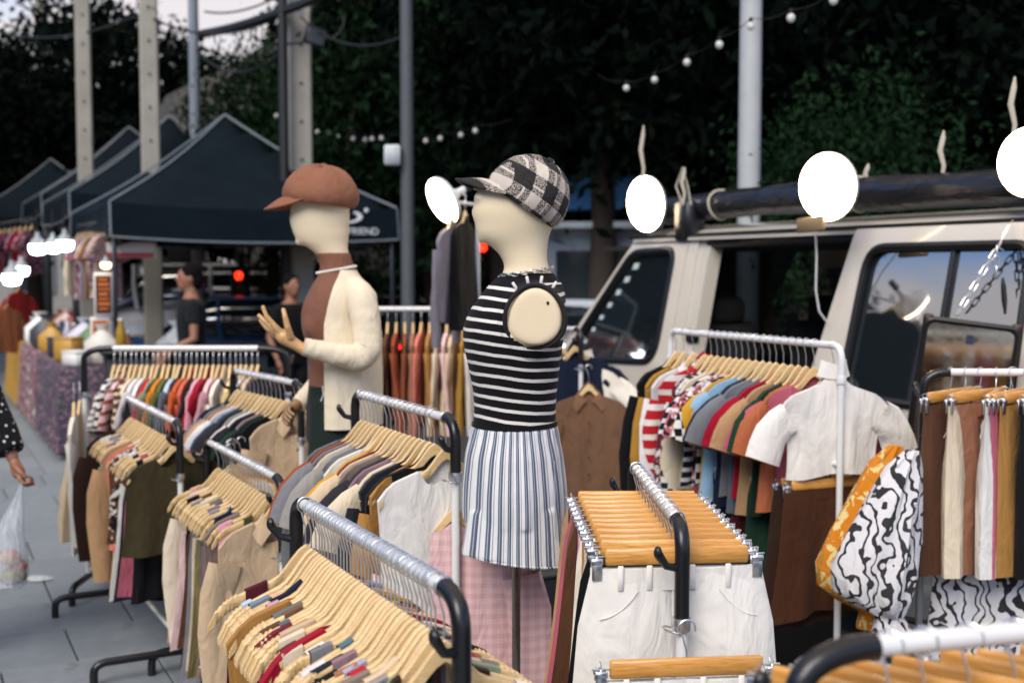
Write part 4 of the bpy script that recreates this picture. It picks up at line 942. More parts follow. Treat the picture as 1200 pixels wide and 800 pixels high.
# R10 trousers by the mirror
L10 = it('brown:pants,cream:pants,clay:pants,white:pants,rose:pants,camel:pants,black:pants,coffee:pants,stone:pants,mauve:pants,ink:pants,tan:pants,olive:pants')
for i in L10: i[3].update(yaw=-38, L=.56, thick=.018)
A10 = Vector((1.44, 3.95, 1.35)); B10 = Vector((2.05, 3.90, 1.35))
rack('trouser rack with black elbow standing before the hanging mirror', A10, B10, 1.35, barm=WHTM, upper=.28, ext=.07, postm=M('post_grey', '8d9092', .35, .6)); fill('the trouser rack by mirror', A10, B10, 1.35, L10, yaw=4, hk='clip', seed=29)
# R11 far rack
L11 = it('wine:long,brown:long,rust:long,sienna:long,clay:long,salmon:long,camel:long,cream:long,blush:long,sand:long,ochre:long,white:long')
RR('the far rack behind mannequins', 'far clothes rack of red and brown tops between both mannequins', (442, 362), (556, 362), 1.43, L11, yaw=4, barm=WHTM, knob=False, seed=31, r=.016)
# R12 behind the shorts
L12 = it('navy:tee,grey:tee,taupe:tee'); 
RR('the rack behind checked cap', 'small rack behind the striped mannequin holding brown knit top', (676, 386), (640, 382), 1.36, L12, flen=.5, seed=33, upper=.2)
def single(kind, col, p, rz, lab, hl, grp='clothes hung on rack ends', L=None, thick=.02, hk='wood', pat=None, seed=0, sc=1, **kw):
    R_ = random.Random(400 + seed); g_ = garment(kind, F(col, pat, **kw) if pat else F(col), p, rz, lab, grp, R_, L, thick, .022); h_ = hanger(p, rz, hl, 'hangers hung on rack ends', hk); return g_
single('polo', 'coffee', PD(690, 431, 6.2), PI + .1, 'brown collared knit top facing out beside the red striped shirt', 'wooden hanger of the brown collared knit top', seed=1, L=.62)
single('mock', 'ivory', PD(683, 398, 6.5), PI - .1, 'cream turtleneck top hanging above the brown collared one', 'wooden hanger of the cream turtleneck', seed=2, L=.4)
single('long', 'blush', PD(533, 560, 3.36), PI + .04, 'pink gingham blouse hanging in front of the white cardigan', 'wooden hanger of the pink gingham blouse', seed=3, L=.52, pat='check', col2='cfa4a6', per=.030, thick=.02)
single('shorts', 'white', PD(805, 736, 2.26), PI + .10, 'white shorts hung lowest on the clip hanger rack post', 'orange clip hanger hung low on the rack post', seed=4, L=.32, hk='clip', thick=.012)
single('cardigan', 'ivory', PD(86, 452, 6.05), PI * .5 + .3, 'long cream cardigan hung at the left end of the back rack', 'wooden hanger of the long cream cardigan', seed=5, L=.72)
single('cardigan', 'sand', PD(93, 450, 6.2), PI * .5 + .2, 'long sand cardigan tucked behind the cream one', 'wooden hanger of the long sand cardigan', seed=6, L=.72)
# tall stand with lamp, black dress and grey top
sx = PD(560, 312, 6.9)
t = thing('lamp_stand', 'tall white stand holding the tilted lamp behind the striped mannequin', 'stand', (sx.x, sx.y, 0))
MB().tube([(0, 0, .02), (0, 0, 2.06)], .013, 8).build('pole', WHTM, t); MB().tube([(.0, 0, 2.05), (-.1, -.1, 2.06), (-.2, -.2, 2.06)], .010, 8).build('arm', WHTM, t)
fb = MB(); [fb.tube([(0, 0, .35), (.35 * math.cos(a), .35 * math.sin(a), .015)], .010, 6) for a in (0.3, 2.4, 4.5)]; fb.build('tripod_leg', WHTM, t)
single('dress', '09090b', PD(545, 229, 6.65), 1.34, 'black dress hung high beside the tilted lamp', 'wooden hanger of the high hung black dress', seed=7, L=.62, thick=.05)
single('long', '77727a', PD(529, 236, 6.5), 1.32, 'dull grey long sleeved top hung high below the tilted lamp', 'wooden hanger of the dull grey top', seed=8, L=.55)
# swirl dress + amber twin + low swirl dresses
def puff(lab, fab, dx, dy, Z, s=1.12, grp='printed blouses by the mirror'):
    path = [(1062, 528, .02, .02), (1052, 548, .05, .035), (1040, 585, .075, .05), (1026, 630, .105, .065), (1016, 668, .118, .075), (1014, 694, .108, .075), (1024, 712, .075, .055), (1034, 722, .04, .03), (1036, 728, .045, .034), (1038, 742, .06, .04)]
    R = []; o = PD(1040 + dx, 620 + dy, Z)
    for i, (px, py, rx, ry) in enumerate(path):
        p = PD(px + dx, py + dy, Z) - o; n = 30
        R.append([(p.x + rx * s * math.cos(a) * (1 + .06 * math.sin(5 * a + i)), p.y + ry * s * math.sin(a) * (1 + .20 * math.sin(7 * a + i * .8) + .08 * math.sin(13 * a - i)), p.z + .35 * rx * math.cos(a) * -.3) for a in [2 * PI * j / n for j in range(n)]])
    m = MB().rings(R); o_ = m.build('blouse_sleeve', fab, None, o); return tag(o_, lab, 'blouse', grp)
SW = F('pearl', 'swirl', col2='black')
puff('white puff blouse with black swirl print beside the trousers', SW, 8, 0, 3.72)
puff('amber printed puff blouse peeking out behind the swirl one', F('amber', 'floral', col2='lemon', col3='ochre', per=.06), -12, -6, 3.98, 1.14)
single('dress', 'pearl', Vector((1.66, 3.945, 1.35)), PI - .1, 'white dress with black swirl print behind the trousers', 'wooden hanger of the swirl print dress', seed=9, L=.86, pat='swirl', col2='black', thick=.03)
single('dress', 'pearl', Vector((2.07, 3.91, 1.35)), PI + .1, 'second swirl print dress behind the trousers further right', 'wooden hanger of the second swirl dress', seed=10, L=.9, pat='swirl', col2='black', thick=.03)
# ------------------------------------------------------------------ mirror with chains
mp_ = PD(1140, 376, 4.7); mw, mh = .37, 1.25
t = thing('hanging_mirror', 'tall dark framed mirror hanging from chains beside the van', 'mirror', mp_)
t.rotation_euler = (math.radians(1.5), math.radians(7), math.radians(-16))
fm = MB(); b = .023
fo = rpoly([(-mw / 2, -mh), (mw / 2, -mh), (mw / 2, 0), (-mw / 2, 0)], .035); fi = [(x * (1 - 2 * b / mw), -mh / 2 + (z + mh / 2) * (1 - 2 * b / mh)) for x, z in fo]
fm.rings([[(x, y_, z) for x, z in P_] for P_, y_ in ((fi, -.004), (fi, -.016), ([(x * .5 + u_ * .5, z * .5 + w_ * .5) for (x, z), (u_, w_) in zip(fo, fi)], -.022), (fo, -.014), (fo, .014), (fi, .014))], cap=False)
fm.build('frame', M('frame_dark_wood', '0c0a09', .4), t)
mg = MB(); mg.add([(x, -.006, z) for x, z in fi], [tuple(range(len(fi) - 1, -1, -1))]); mg.build('mirror_glass', metalm('mirror_silver', 'cfd8da', .0), t, smooth=False)
MB().box((0, .008, -mh / 2), (mw - .03, .012, mh - .03)).build('back_board', M('back_board', '3b2c20', .8), t)
MB().box((0, -.0085, -.075), (.028, .002, .036)).build('sticker', M('sticker_navy', '262a4a', .5), t)
for s in (-1, 1): MB().box((s * (mw / 2 - .02), 0, -.012), (.04, .036, .04), bev=.006).build('corner_guard', M('corner_brown', '2a140d', .5), t)
def chain(lab, a, b, Za, Zb, lk=.05):
    A, B = PD(*a, Za), PD(*b, Zb); d = B - A; n = max(2, int(d.length / (lk * .74))); t = thing('chain', lab, 'chain', A, 0, 'chains holding the mirror')
    q = d.to_track_quat('X', 'Z'); P = []
    h, r = lk / 2 - .009, .009
    for i in range(14):
        a_ = 2 * PI * i / 14; P.append((h * (1 if math.cos(a_) >= 0 else -1) + r * math.cos(a_), r * math.sin(a_), 0))
    P.append(P[0]); me = MB().tube(P, .0028, 6).mesh('chain_link', CHROME if 'pale' in lab else M('chain_dark', '1c1e26', .35, .8))
    for i in range(n):
        o = link('chain_link', me, t, d * ((i + .5) / n)); o.rotation_mode = 'QUATERNION'; o.rotation_quaternion = q @ Vector((1, 0, 0)).rotation_difference(Vector((1, 0, 0))) @ __import__('mathutils').Quaternion((1, 0, 0), PI / 2 * (i % 2) + .3)
chain('pale steel chain slanting to the left corner of the mirror', (1172, 285), (1122, 368), 4.8, 4.72)
chain('short pale loop of chain links hanging beside its hook', (1168, 290), (1167, 325), 4.75, 4.75)
chain('dark chain running left from the upper right hook', (1192, 292), (1133, 366), 4.95, 4.9)
chain('dark chain dropping to the right corner of the mirror', (1190, 296), (1196, 372), 4.95, 4.9)
hk = PD(1180, 268, 4.85); tag(MB().tube([PD(1187, 258, 4.95), PD(1180, 268, 4.85), PD(1174, 279, 4.8), PD(1170, 290, 4.78), PD(1176, 294, 4.78)], .004, 6).build('wire_hook', CHROME), 'bent steel hook carrying the chains under the van roof', 'hook')
tag(MB().tube([PD(1175, 325, 4.75), PD(1176, 335, 4.75), PD(1177, 352, 4.75), PD(1178, 368, 4.74)], [.004, .011, .012, .005], 8).build('bottle_strap', BLKP), 'black strap dangling between the two mirror chains', 'strap')
# storage things in the shade under the racks
for i, (px, py, Z, d, col, lab) in enumerate([(905, 735, 4.6, (.5, .4, .3), '2b2a2a', 'dark storage crate on the ground behind the white shorts'), (880, 700, 5.0, (.45, .4, .3), '4a3a30', 'brown fabric bale in the shade behind the clip hangers'), (640, 720, 4.6, (.55, .4, .34), '23282c', 'dark plastic tub on the ground behind the pink blouse')]):
    p = PH(px, py + 30, 0); t = thing('storage_crate', lab, 'crate', (p.x, p.y, 0), .4, 'crates under the racks')
    b = MB(); hh = d[2]
    b.rings([[(sx * d[0] / 2 * q, sy * d[1] / 2 * q, z) for sx, sy in ((-1, -.85), (-.9, -1), (.9, -1), (1, -.85), (1, .85), (.9, 1), (-.9, 1), (-1, .85))] for z, q in ((.005, .86), (hh, 1), (hh, .95), (.03, .82))]); b.build('tub', M('crate' + str(i), col, .55), t)
    b = MB(); b.box((0, 0, hh + .012), (d[0] * 1.04, d[1] * 1.04, .03), bev=.01); b.build('lid', M('crate_lid' + str(i), col, .5), t)
# ================================================================== MANNEQUINS
def linen():
    t = NT('mannequin_linen'); n = t.noise(260, 2, vec=t.vscale((1, 1, 3)))
    return t.set(base=t.mix(n, srgb('d8c4a0'), srgb('e6d6b8')), rough=.85, spec=.2, normal=t.bump(n, .12, .001))
LINEN = linen()
def ring(zc, x0, x1, rb, n=32, off=0, e=2.0, yc=0):
    cx, ra = (x0 + x1) / 2, (x1 - x0) / 2 + off; r = []
    for i in range(n):
        a = 2 * PI * i / n; ca, sa = math.cos(a), math.sin(a)
        r.append((cx + ra * math.copysign(abs(ca) ** (2 / e), ca), yc + (rb + off) * math.copysign(abs(sa) ** (2 / e), sa), zc))
    return r
def interp(tab, step):
    tab = np.array(tab, float); ys = np.arange(tab[0, 0], tab[-1, 0] + .01, step)
    # catmull-rom like smooth interpolation through numpy
    out = []
    for y in ys:
        i = min(max(np.searchsorted(tab[:, 0], y) - 1, 0), len(tab) - 2); t = (y - tab[i, 0]) / (tab[i + 1, 0] - tab[i, 0])
        p0, p1, p2, p3 = tab[max(i - 1, 0)], tab[i], tab[i + 1], tab[min(i + 2, len(tab) - 1)]
        q = .5 * ((2 * p1) + (p2 - p0) * t + (2 * p0 - 5 * p1 + 4 * p2 - p3) * t * t + (3 * p1 - p0 - 3 * p2 + p3) * t ** 3)
        out.append((y, q[1], q[2], q[3]))
    return out
class Man:
    def __init__(s, pxc, Z, tab):
        s.Z = Z; s.k = FPX / Z; s.pxc = pxc; p = PD(pxc, 312, Z); s.o = Vector((p.x, p.y, 0)); s.tab = tab
    def z(s, py): return PD(s.pxc, py, s.Z).z
    def x(s, px): return (px - s.pxc) / s.k
    def rings(s, y0, y1, off=0, step=3, e=2.0, n=32, fn=None):
        R = []
        for y, a, b, rb in interp(s.tab, step):
            if y0 - .1 <= y <= y1 + .1:
                r = ring(s.z(y), s.x(a), s.x(b), rb, n, off, e)
                if fn: r = fn(r, y)
                R.append(r)
        return R
    def pt(s, px, py, dy): return PD(px, py, s.Z + dy) - s.o
# ---------- striped mannequin
T2 = [(200, 596, 632, .03), (204, 584, 640, .05), (210, 573, 647, .064), (217, 565, 652, .074), (225, 560, 655, .079), (238, 557, 655, .080), (248, 554, 654, .079), (256, 555, 652, .076), (264, 557, 649, .072), (272, 558, 645, .067), (280, 563, 643, .061), (288, 574, 642, .055), (296, 583, 641, .052), (308, 590, 642, .052), (318, 590, 645, .056), (326, 584, 651, .068), (334, 575, 657, .10), (345, 566, 660, .135), (360, 555, 661, .155), (380, 546, 660, .163), (400, 545, 658, .158), (430, 551, 654, .142), (465, 557, 650, .126), (498, 556, 650, .126), (530, 548, 656, .150), (580, 544, 661, .170), (630, 546, 661, .172), (660, 550, 658, .168)]
m2 = Man(605, 3.25, T2)
body = MB().rings(m2.rings(200, 640)); body.ball(m2.pt(557.5, 249, 0), (.011, .015, .026), 12); body.ball(m2.pt(568, 278, 0), (.022, .026, .018), 12); body.ball(m2.pt(561, 232, 0), (.014, .05, .016), 12)
# shoulder stubs
for s in (-1, 1):
    R = []
    for dy, q in ((.02, 1.0), (.12, 1.0), (.162, .98), (.172, .95), (.175, .88)):
        R.append([m2.pt(627 + 33 * q * math.cos(a) * (1 - .10 * math.sin(a)), 371 - 35 * q * math.sin(a), s * dy) for a in [2 * PI * i / 28 for i in range(28)]])
    body.rings(R if s < 0 else [list(reversed(r)) for r in R])
mo = thing('mannequin', 'armless cream fabric mannequin wearing striped top and checked cap', 'mannequin', m2.o, 0, 'mannequins among the racks')
bme = setmat(fuse(body, .0075, 6, 'torso'), LINEN); link('torso', bme, mo)
MB().tube([(0, 0, .03), (0, 0, m2.z(640))], .012, 12).build('support_pole', metalm('pole_chrome', '8f8880', .16), mo)
MB().lathe([(.0, .0), (.17, .0), (.17, .012), (.03, .022), (.016, .06), (.0, .06)], 28).build('base_disc', CHROME, mo)
MB().ball(m2.pt(642, 355, -.176), (.004, .003, .005), 8).build('peg_hole', PBLK, mo)
# halter top
t = NT('black_white_knit'); sp = t.n('ShaderNodeSeparateXYZ', {0: t.co.outputs['Object']}).outputs
zz = t.math('MULTIPLY_ADD', t.math('SINE', t.math('MULTIPLY', sp[0], 16)), .005, sp[2]); zz = t.math('MULTIPLY_ADD', sp[0], .05, zz); zz = t.math('MULTIPLY_ADD', t.noise(7, 2), .012, zz)
zz = t.math('ADD', zz, .015)
fr_ = t.math('FRACT', t.math('DIVIDE', zz, .0290)); lo = t.math('LESS_THAN', fr_, .30)
hi = t.math('GREATER_THAN', sp[2], m2.z(492)); lo = t.math('MULTIPLY', lo, hi); lo = t.math('MULTIPLY', lo, t.math('LESS_THAN', sp[2], m2.z(331)))
rib = t.n('ShaderNodeTexWave', {'Vector': t.co.outputs['Object'], 'Scale': 140.0}, bands_direction='Z').outputs['Fac']
KNIT = t.set(base=t.mix(lo, srgb('121214'), srgb('dcd8d0')), rough=.9, sheen=.03, spec=.15, normal=t.bump(t.math('ADD', rib, t.noise(400, 1)), .3, .002))
def cut(r, y): return r
tb = MB().rings(m2.rings(318, 499, .005, 2.5), cap=False)
# hem + neckband thickness
tb.rings([[(p[0] * 1.0, p[1], p[2]) for p in r] for r in m2.rings(494, 499, .009, 2.5)], cap=False)
top = tb.build('halter_top', KNIT, None, m2.o); tag(top, 'black halter top with thin white stripes on the armless mannequin', 'top')
# lift the fabric from the armhole: remove faces inside it
import bmesh
bm = bmesh.new(); bm.from_mesh(top.data); kill = []
for f in bm.faces:
    c = f.calc_center_median(); px = 600 + (c.x + m2.o.x) * FPX / (m2.Z + c.y)
    py = 312 + (CAMH - c.z) * FPX / (m2.Z + c.y)
    if abs(c.y) > .03 and ((px - 627) / 34) ** 2 + ((py - 371) / 36) ** 2 < 1: kill.append(f)
bmesh.ops.delete(bm, geom=kill, context='FACES'); bm.to_mesh(top.data); bm.free()
for s in (-1, 1):
    P = [m2.pt(627 + 35.5 * math.cos(a) * (1 - .10 * math.sin(a)), 371 - 37.5 * math.sin(a), s * (.166 + .010 * math.cos(a * 2 + .4) + .006 * math.sin(a))) for a in [2 * PI * i / 40 for i in range(41)]]
    MB().tube(P, .0058, 8).build('armhole_trim', M('black_rib', '121214', .85, bump=.3, bsc=200), top)
    # skirt of fabric that closes the gap between bodice and trim
    g_ = MB()
    G = []
    for i in range(41):
        a = 2 * PI * i / 40; q1 = m2.pt(627 + 37 * math.cos(a) * (1 - .10 * math.sin(a)), 371 - 39 * math.sin(a), s * .166)
        pe = 371 - 54 * math.sin(a) * (1.0 if math.sin(a) < 0 else .80); xe = 627 + 46 * math.cos(a)
        row = min(interp(T2, 2), key=lambda w_: abs(w_[0] - pe)); cx, ra = (row[1] + row[2]) / 2, (row[2] - row[1]) / 2 + 2.2
        u_ = max(-.99, min(.99, (xe - cx) / ra)); yy = (row[3] + .005) * math.sqrt(1 - u_ * u_); q2 = m2.pt(cx + u_ * ra, pe, s * yy * .985)
        G.append([q1, q1.lerp(q2, .5) + Vector((0, s * .006, 0)), q2])
    g_.grid(G if s > 0 else [list(reversed(r)) for r in G]); g_.build('shoulder_panel', KNIT, top)
    for i, a in enumerate([math.radians(q) for q in (58, 80, 102, 124)]):
        p = m2.pt(627 + 43 * math.cos(a), 371 - 44 * math.sin(a), s * .153); d_ = MB().box((0, 0, 0), (.020, .004, .008), bev=.0015)
        d_.build('white_dash', M('knit_white', 'dcd8d0', .85), top, p, (0, -a, 0))
# chain necklace
nk = thing('chain_necklace', 'silver chain necklace around the striped mannequin neck', 'necklace', m2.o); me = MB().tube([(.0075 * (1 if math.cos(q) > 0 else -1) * .7 + .005 * math.cos(q), .0052 * math.sin(q), 0) for q in [2 * PI * i / 10 for i in range(11)]], .0017, 5).mesh('link', CHROME)
for i in range(34):
    a = 2 * PI * i / 34; cx = m2.x(617); p = Vector((cx + (.072) * math.cos(a), .066 * math.sin(a), m2.z(319) + .012 * math.cos(a)))
    link('necklace_link', me, nk, p, (PI / 2 * (i % 2), 0, a + PI / 2))
# shorts
t = NT('striped_shorts_cloth'); sp = t.n('ShaderNodeSeparateXYZ', {0: t.co.outputs['Object']}).outputs
an = t.math('ADD', t.math('ARCTAN2', sp[1], t.math('MULTIPLY', sp[0], 2.2)), t.math('MULTIPLY', t.noise(4, 2), .05)); fr_ = t.math('FRACT', t.math('MULTIPLY', an, 23 / (2 * PI)))
c_ = t.ramp(fr_, [(0, srgb('dcdad6')), (.30, srgb('dcdad6')), (.33, srgb('4a5a70')), (.45, srgb('4a5a70')), (.47, srgb('a7adb6')), (.52, srgb('a7adb6')), (.54, srgb('3d4a60')), (.72, srgb('3d4a60')), (.75, srgb('dcdad6')), (.86, srgb('dcdad6')), (.88, srgb('8691a2')), (.95, srgb('8691a2')), (.97, srgb('dcdad6'))])
SHORT = t.set(base=t.mix(t.math('MULTIPLY', t.noise(300, 2), .2), c_, srgb('8a8f98')), rough=.88, sheen=.15, normal=t.bump(t.noise(12, 3, vec=t.vscale((2, 2, .5))), .5, .02))
def shfold(r, y):
    q = max(0, min(1, (y - 498) / 60)); g = math.exp(-((y - 506) / 9) ** 2); out = []
    cx = sum(p[0] for p in r) / len(r)
    for i, (x, yy, z) in enumerate(r):
        a = 2 * PI * i / len(r); f = 1 + .016 * math.sin(22 * a) * g * 1.6 + q * (.018 * math.sin(9 * a + .6) + .012 * math.sin(17 * a)); out.append((cx + (x - cx) * f, yy * f, z))
    return out
sb = MB().rings(m2.rings(497, 606, .008, 3, n=96, fn=shfold))
for s in (-1, 1):
    R = []
    for y in range(588, 646, 3):
        q = (y - 588) / 57; row = ring(m2.z(y), m2.x(550 - 9 * q), m2.x(655 + 8 * q), .084 + .016 * q, 72, .0, yc=s * .088)
        o2 = []
        for i, (x, yy, z) in enumerate(row):
            a = 2 * PI * i / 72; f = 1 + (.3 + .7 * q) * (.020 * math.sin(8 * a + s) + .011 * math.sin(15 * a)); o2.append((x * f, s * .088 + (yy - s * .088) * f, z + (.018 * q) * (-x / .13) * (1 if s < 0 else -.2) - .004 * math.sin(4 * a)))
        R.append(o2)
    sb.rings(R)
so_ = link('striped_shorts', setmat(fuse(sb, .005, 6, 'striped_shorts'), SHORT), None, m2.o); tag(so_, 'blue and white vertically striped shorts on the armless mannequin', 'shorts')
hm_ = MB()
for s in (-1, 1):
    hm_.tube([(x * .985, s * .088 + .101 * math.sin(a), m2.z(643) + .016 * (-x / .13) * (1 if s < 0 else -.2)) for a in [2 * PI * i / 40 for i in range(41)] for x in [.139 * math.cos(a)]], .003, 5)
hm_.build('hem', SHORT, so_)
MB().tube([m2.pt(649 + .02 * (y - 505), y, -.148) for y in range(540, 640, 10)], .0016, 5).build('side_seam', SHORT, so_)
# ---------- caps
def cap(label, p, s, rx, ry, h, mat_, tilt, yaw, trim=None, drop=.03, bl=.10, puff=1.0):
    t = thing('newsboy_cap', label, 'cap', p, 0, 'caps on the mannequins'); t.rotation_euler = (0, tilt, yaw)
    prof = [(.02, 1.0), (.2, .995), (.4, .965), (.6, .89), (.78, .75), (.92, .56), (1.0, .36), (1.02, .22), (.99, .10), (.93, .02), (.90, .0), (.87, .012), (.84, .03)]
    n = 64; R = []
    for r_, z_ in prof:
        row = []
        for i in range(n):
            a = 2 * PI * i / n; seam = 1 - .032 * max(0, math.cos(8 * a)) ** 6 * (1 if r_ > .15 else 0) + .012 * math.sin(3 * a + z_ * 5) * puff
            fw = 1 - .05 * math.cos(a) * -1 * (z_ - .3)
            row.append((rx * r_ * seam * math.cos(a) + .02 * z_ * rx, ry * r_ * seam * math.sin(a), h * z_ * (1 + .03 * math.sin(5 * a + 1) * puff)))
        R.append(row)
    MB().rings(list(reversed(R))).build('crown_panels', mat_, t)
    MB().lathe([(.0, .0), (.012, .0), (.013, .006), (.008, .012), (.0, .013)], 12, (.02 * rx, 0, h * .995)).build('button', mat_, t)
    G = [[], [], [], []]; K = 22
    for i in range(K + 1):
        f = -1 + 2 * i / K; a = PI + f * math.radians(72); ext = bl * (1 - abs(f) ** 2.4); ix, iy = .90 * rx * math.cos(a), .90 * ry * math.sin(a)
        for q, u_ in enumerate((0, .35, .75, 1)):
            G[q].append((ix + math.cos(a) * ext * u_ * 1.0 - .0, iy * (1 + .10 * u_), .022 - (drop * u_ ** 1.3) * (1 - abs(f) ** 2.4) - .004 * u_))
    up = G; dn = [[(x, y, z - .006) for x, y, z in r] for r in G]
    b = MB(); b.grid([list(reversed(r)) for r in up]); b.grid(dn); b.grid([list(reversed(dn[3])), list(reversed(up[3]))]); bo = b.build('brim', mat_, t)
    MB().tube([(x, y, z - .003) for x, y, z in G[3]], .0045, 6).build('brim_edge', mat_, bo)
    if trim: MB().tube([(.915 * rx * math.cos(a), .925 * ry * math.sin(a), .03) for a in [PI + q for q in np.linspace(-.9, .9, 16)]], .005, 6).build('band', trim, t)
    return t
PLAID = fabric('16161a', 'plaid', col2='d0c4b6', per=.085)
cap('black and white checked cap tilted back on the striped mannequin', m2.o + m2.pt(609, 243, 0), 1, .114, .108, .145, PLAID, math.radians(33), 0, drop=.045, bl=.082)
# ---------- brown capped mannequin
T1 = [(206, 372, 396, .03), (210, 362, 402, .05), (220, 351, 407, .07), (232, 345, 410, .078), (245, 342, 410, .080), (258, 340, 410, .079), (266, 342, 409, .075), (275, 345, 409, .070), (284, 351, 408, .062), (291, 362, 408, .055), (298, 371, 409, .051), (306, 376, 411, .051), (316, 377, 414, .056), (324, 374, 419, .085), (334, 368, 426, .14), (346, 362, 433, .165), (358, 357, 437, .172), (372, 355, 439, .168), (386, 356, 438, .158), (400, 360, 431, .142), (430, 364, 418, .122), (445, 363, 417, .126), (475, 360, 424, .152), (510, 359, 428, .170), (540, 360, 428, .172)]
m1 = Man(390, 4.7, T1)
mo1 = thing('mannequin', 'mannequin with wooden hands wearing brown cap and cream cardigan', 'mannequin', m1.o, 0, 'mannequins among the racks')
b1 = MB().rings(m1.rings(206, 540)); b1.ball(m1.pt(342.5, 257, 0), (.011, .015, .026), 12); b1.ball(m1.pt(352, 283, 0), (.022, .026, .018), 12); b1.ball(m1.pt(345, 245, 0), (.014, .05, .016), 12)
link('torso', setmat(fuse(b1, .008, 4, 'torso'), LINEN), mo1)
MB().tube([(.02, 0, .03), (.02, 0, m1.z(530))], .012, 12).build('support_pole', CHROME, mo1)
MB().lathe([(.0, .0), (.17, .0), (.17, .012), (.03, .022), (.016, .06), (.0, .06)], 28).build('base_disc', CHROME, mo1)
cap('plain brown cap on the mannequin with wooden hands', m1.o + m1.pt(374, 240, 0), 1, .148, .132, .150, fabric('8a5d47'), math.radians(6), 0, TAGB, drop=.055, bl=.075, puff=1.8)
b = MB().rings(m1.rings(294, 452, .007, 3))
for s in (-1, 1): b.ball(m1.pt(374, 379, s * .080), (.062, .070, .075), 18)
tp_ = link('brown_top', setmat(fuse(b, .007, 7, 'brown_top'), F('7a5342')), None, m1.o); tag(tp_, 'tight brown mock neck top on the capped mannequin', 'top')
pc = [m1.pt(394 + 22.5 * math.cos(a), 316 + 4 * math.cos(a) * -1, .070 * math.sin(a)) for a in [2 * PI * i / 44 for i in range(44)]]
pn = MB(); [pn.ball(p, .0062, 7) for p in pc]; tag(pn.build('bead_necklace', M('pearl_bead', 'e2dccf', .25), None, m1.o), 'string of white beads round the brown mock neck', 'necklace')
pb = MB()
for s in (-1, 1):
    pb.tube([m1.pt(392, 470, s * .07), m1.pt(392, 520, s * .085), (.0, s * .09, .75), (.0, s * .095, .4), (.0, s * .1, .16)], [.098, .103, .095, .098, .11], 24)
pb.rings(m1.rings(424, 515, .006, 4))
pt_ = link('trousers', setmat(fuse(pb, .010, 4, 'trousers'), F('1d2724')), None, m1.o); tag(pt_, 'dark green high waisted trousers on the capped mannequin', 'trousers')
MB().tube([m1.pt(378, 452, -.15), m1.pt(379, 462, -.156), m1.pt(376, 470, -.158)], .0025, 5).build('drawstring', WHTM, pt_)
# cardigan: open shell + sleeves
CARD = F('ddcfb4')
R = []
for y in range(316, 500, 4):
    q = max(0, min(1, (y - 330) / 50)); row = min(interp(T1, 2), key=lambda w_: abs(w_[0] - min(y, 372))); sm_ = max(0, min(1, (y - 350) / 90)); sm_ = sm_ * sm_ * (3 - 2 * sm_); rb = row[3] + .014 + .014 * sm_; x1 = m1.x(row[2]) + .012 + .014 * sm_; x0 = m1.x(row[1])
    fx = m1.x(lerp(404, 387, min(1, (y - 308) / 70))); cx, ra = (x0 + x1) / 2, (x1 - x0) / 2; a0 = math.acos(max(-1, min(1, (fx - cx) / ra)))
    rr_ = []
    for i in range(41):
        a = lerp(-a0, a0, i / 40); f = 1 + (.012 * math.sin(11 * a) + .008 * math.sin(19 * a + 1)) * q * (1 if y > 380 else .4); rr_.append((cx + ra * f * math.cos(a), rb * f * math.sin(a), m1.z(y)))
    R.append(rr_)
cd = MB().grid(R)
inn = [[(p[0] * .985 + .001, p[1] * .975, p[2]) for p in r] for r in R]; cd.grid([list(reversed(r)) for r in inn])
for col in (0, 40): cd.grid([[R[j][col], inn[j][col]] for j in range(len(R))])
cd.grid([R[-1], inn[-1]])
co_ = cd.build('cream_cardigan', CARD, None, m1.o); tag(co_, 'open cream cardigan with bunched sleeves on the capped mannequin', 'cardigan')
def sleeve_tube(path, rad, wr=.035):
    P = []
    for a, b_ in zip(path[:-1], path[1:]): P += [a.lerp(b_, i / 7) for i in range(7)]
    P.append(path[-1]); n = 22; base = MB().tube(P, [1] * len(P), n); L = len(P); rs = np.interp(np.linspace(0, len(path) - 1, L), range(len(path)), rad); V = []
    for i in range(L):
        c = P[i]
        for j in range(n):
            v = Vector(base.v[i * n + j]) - c; a = 2 * PI * j / n
            V.append(c + v * rs[i] * (1 + wr * (math.sin(i * 2.2 + 1.5 * math.sin(a)) * .6 + .5 * math.sin(3 * a + i))))
    m = MB(); m.add(V, base.f); return m
near = sleeve_tube([m1.pt(414, 336, -.10), m1.pt(424, 350, -.165), m1.pt(430, 385, -.195), m1.pt(431, 408, -.205), m1.pt(422, 420, -.215), m1.pt(395, 415, -.25), m1.pt(368, 409, -.275), m1.pt(356, 406, -.285)], [.048, .058, .055, .056, .052, .043, .036, .033])
near.build('sleeve', CARD, co_)
far = sleeve_tube([m1.pt(412, 340, .10), m1.pt(414, 365, .17), m1.pt(408, 405, .20), m1.pt(385, 440, .17), m1.pt(362, 462, .10), m1.pt(350, 474, .06)], [.05, .062, .06, .052, .04, .034])
far.build('sleeve', CARD, co_)
cf = MB()
for i in range(5): cf.tube([m1.pt(424 + 8 * math.cos(a) + i * 2, 416 + 12 * math.sin(a), -.228 + .02 * math.sin(a + i)) for a in np.linspace(0, 2 * PI, 14)], .010, 6)
pass
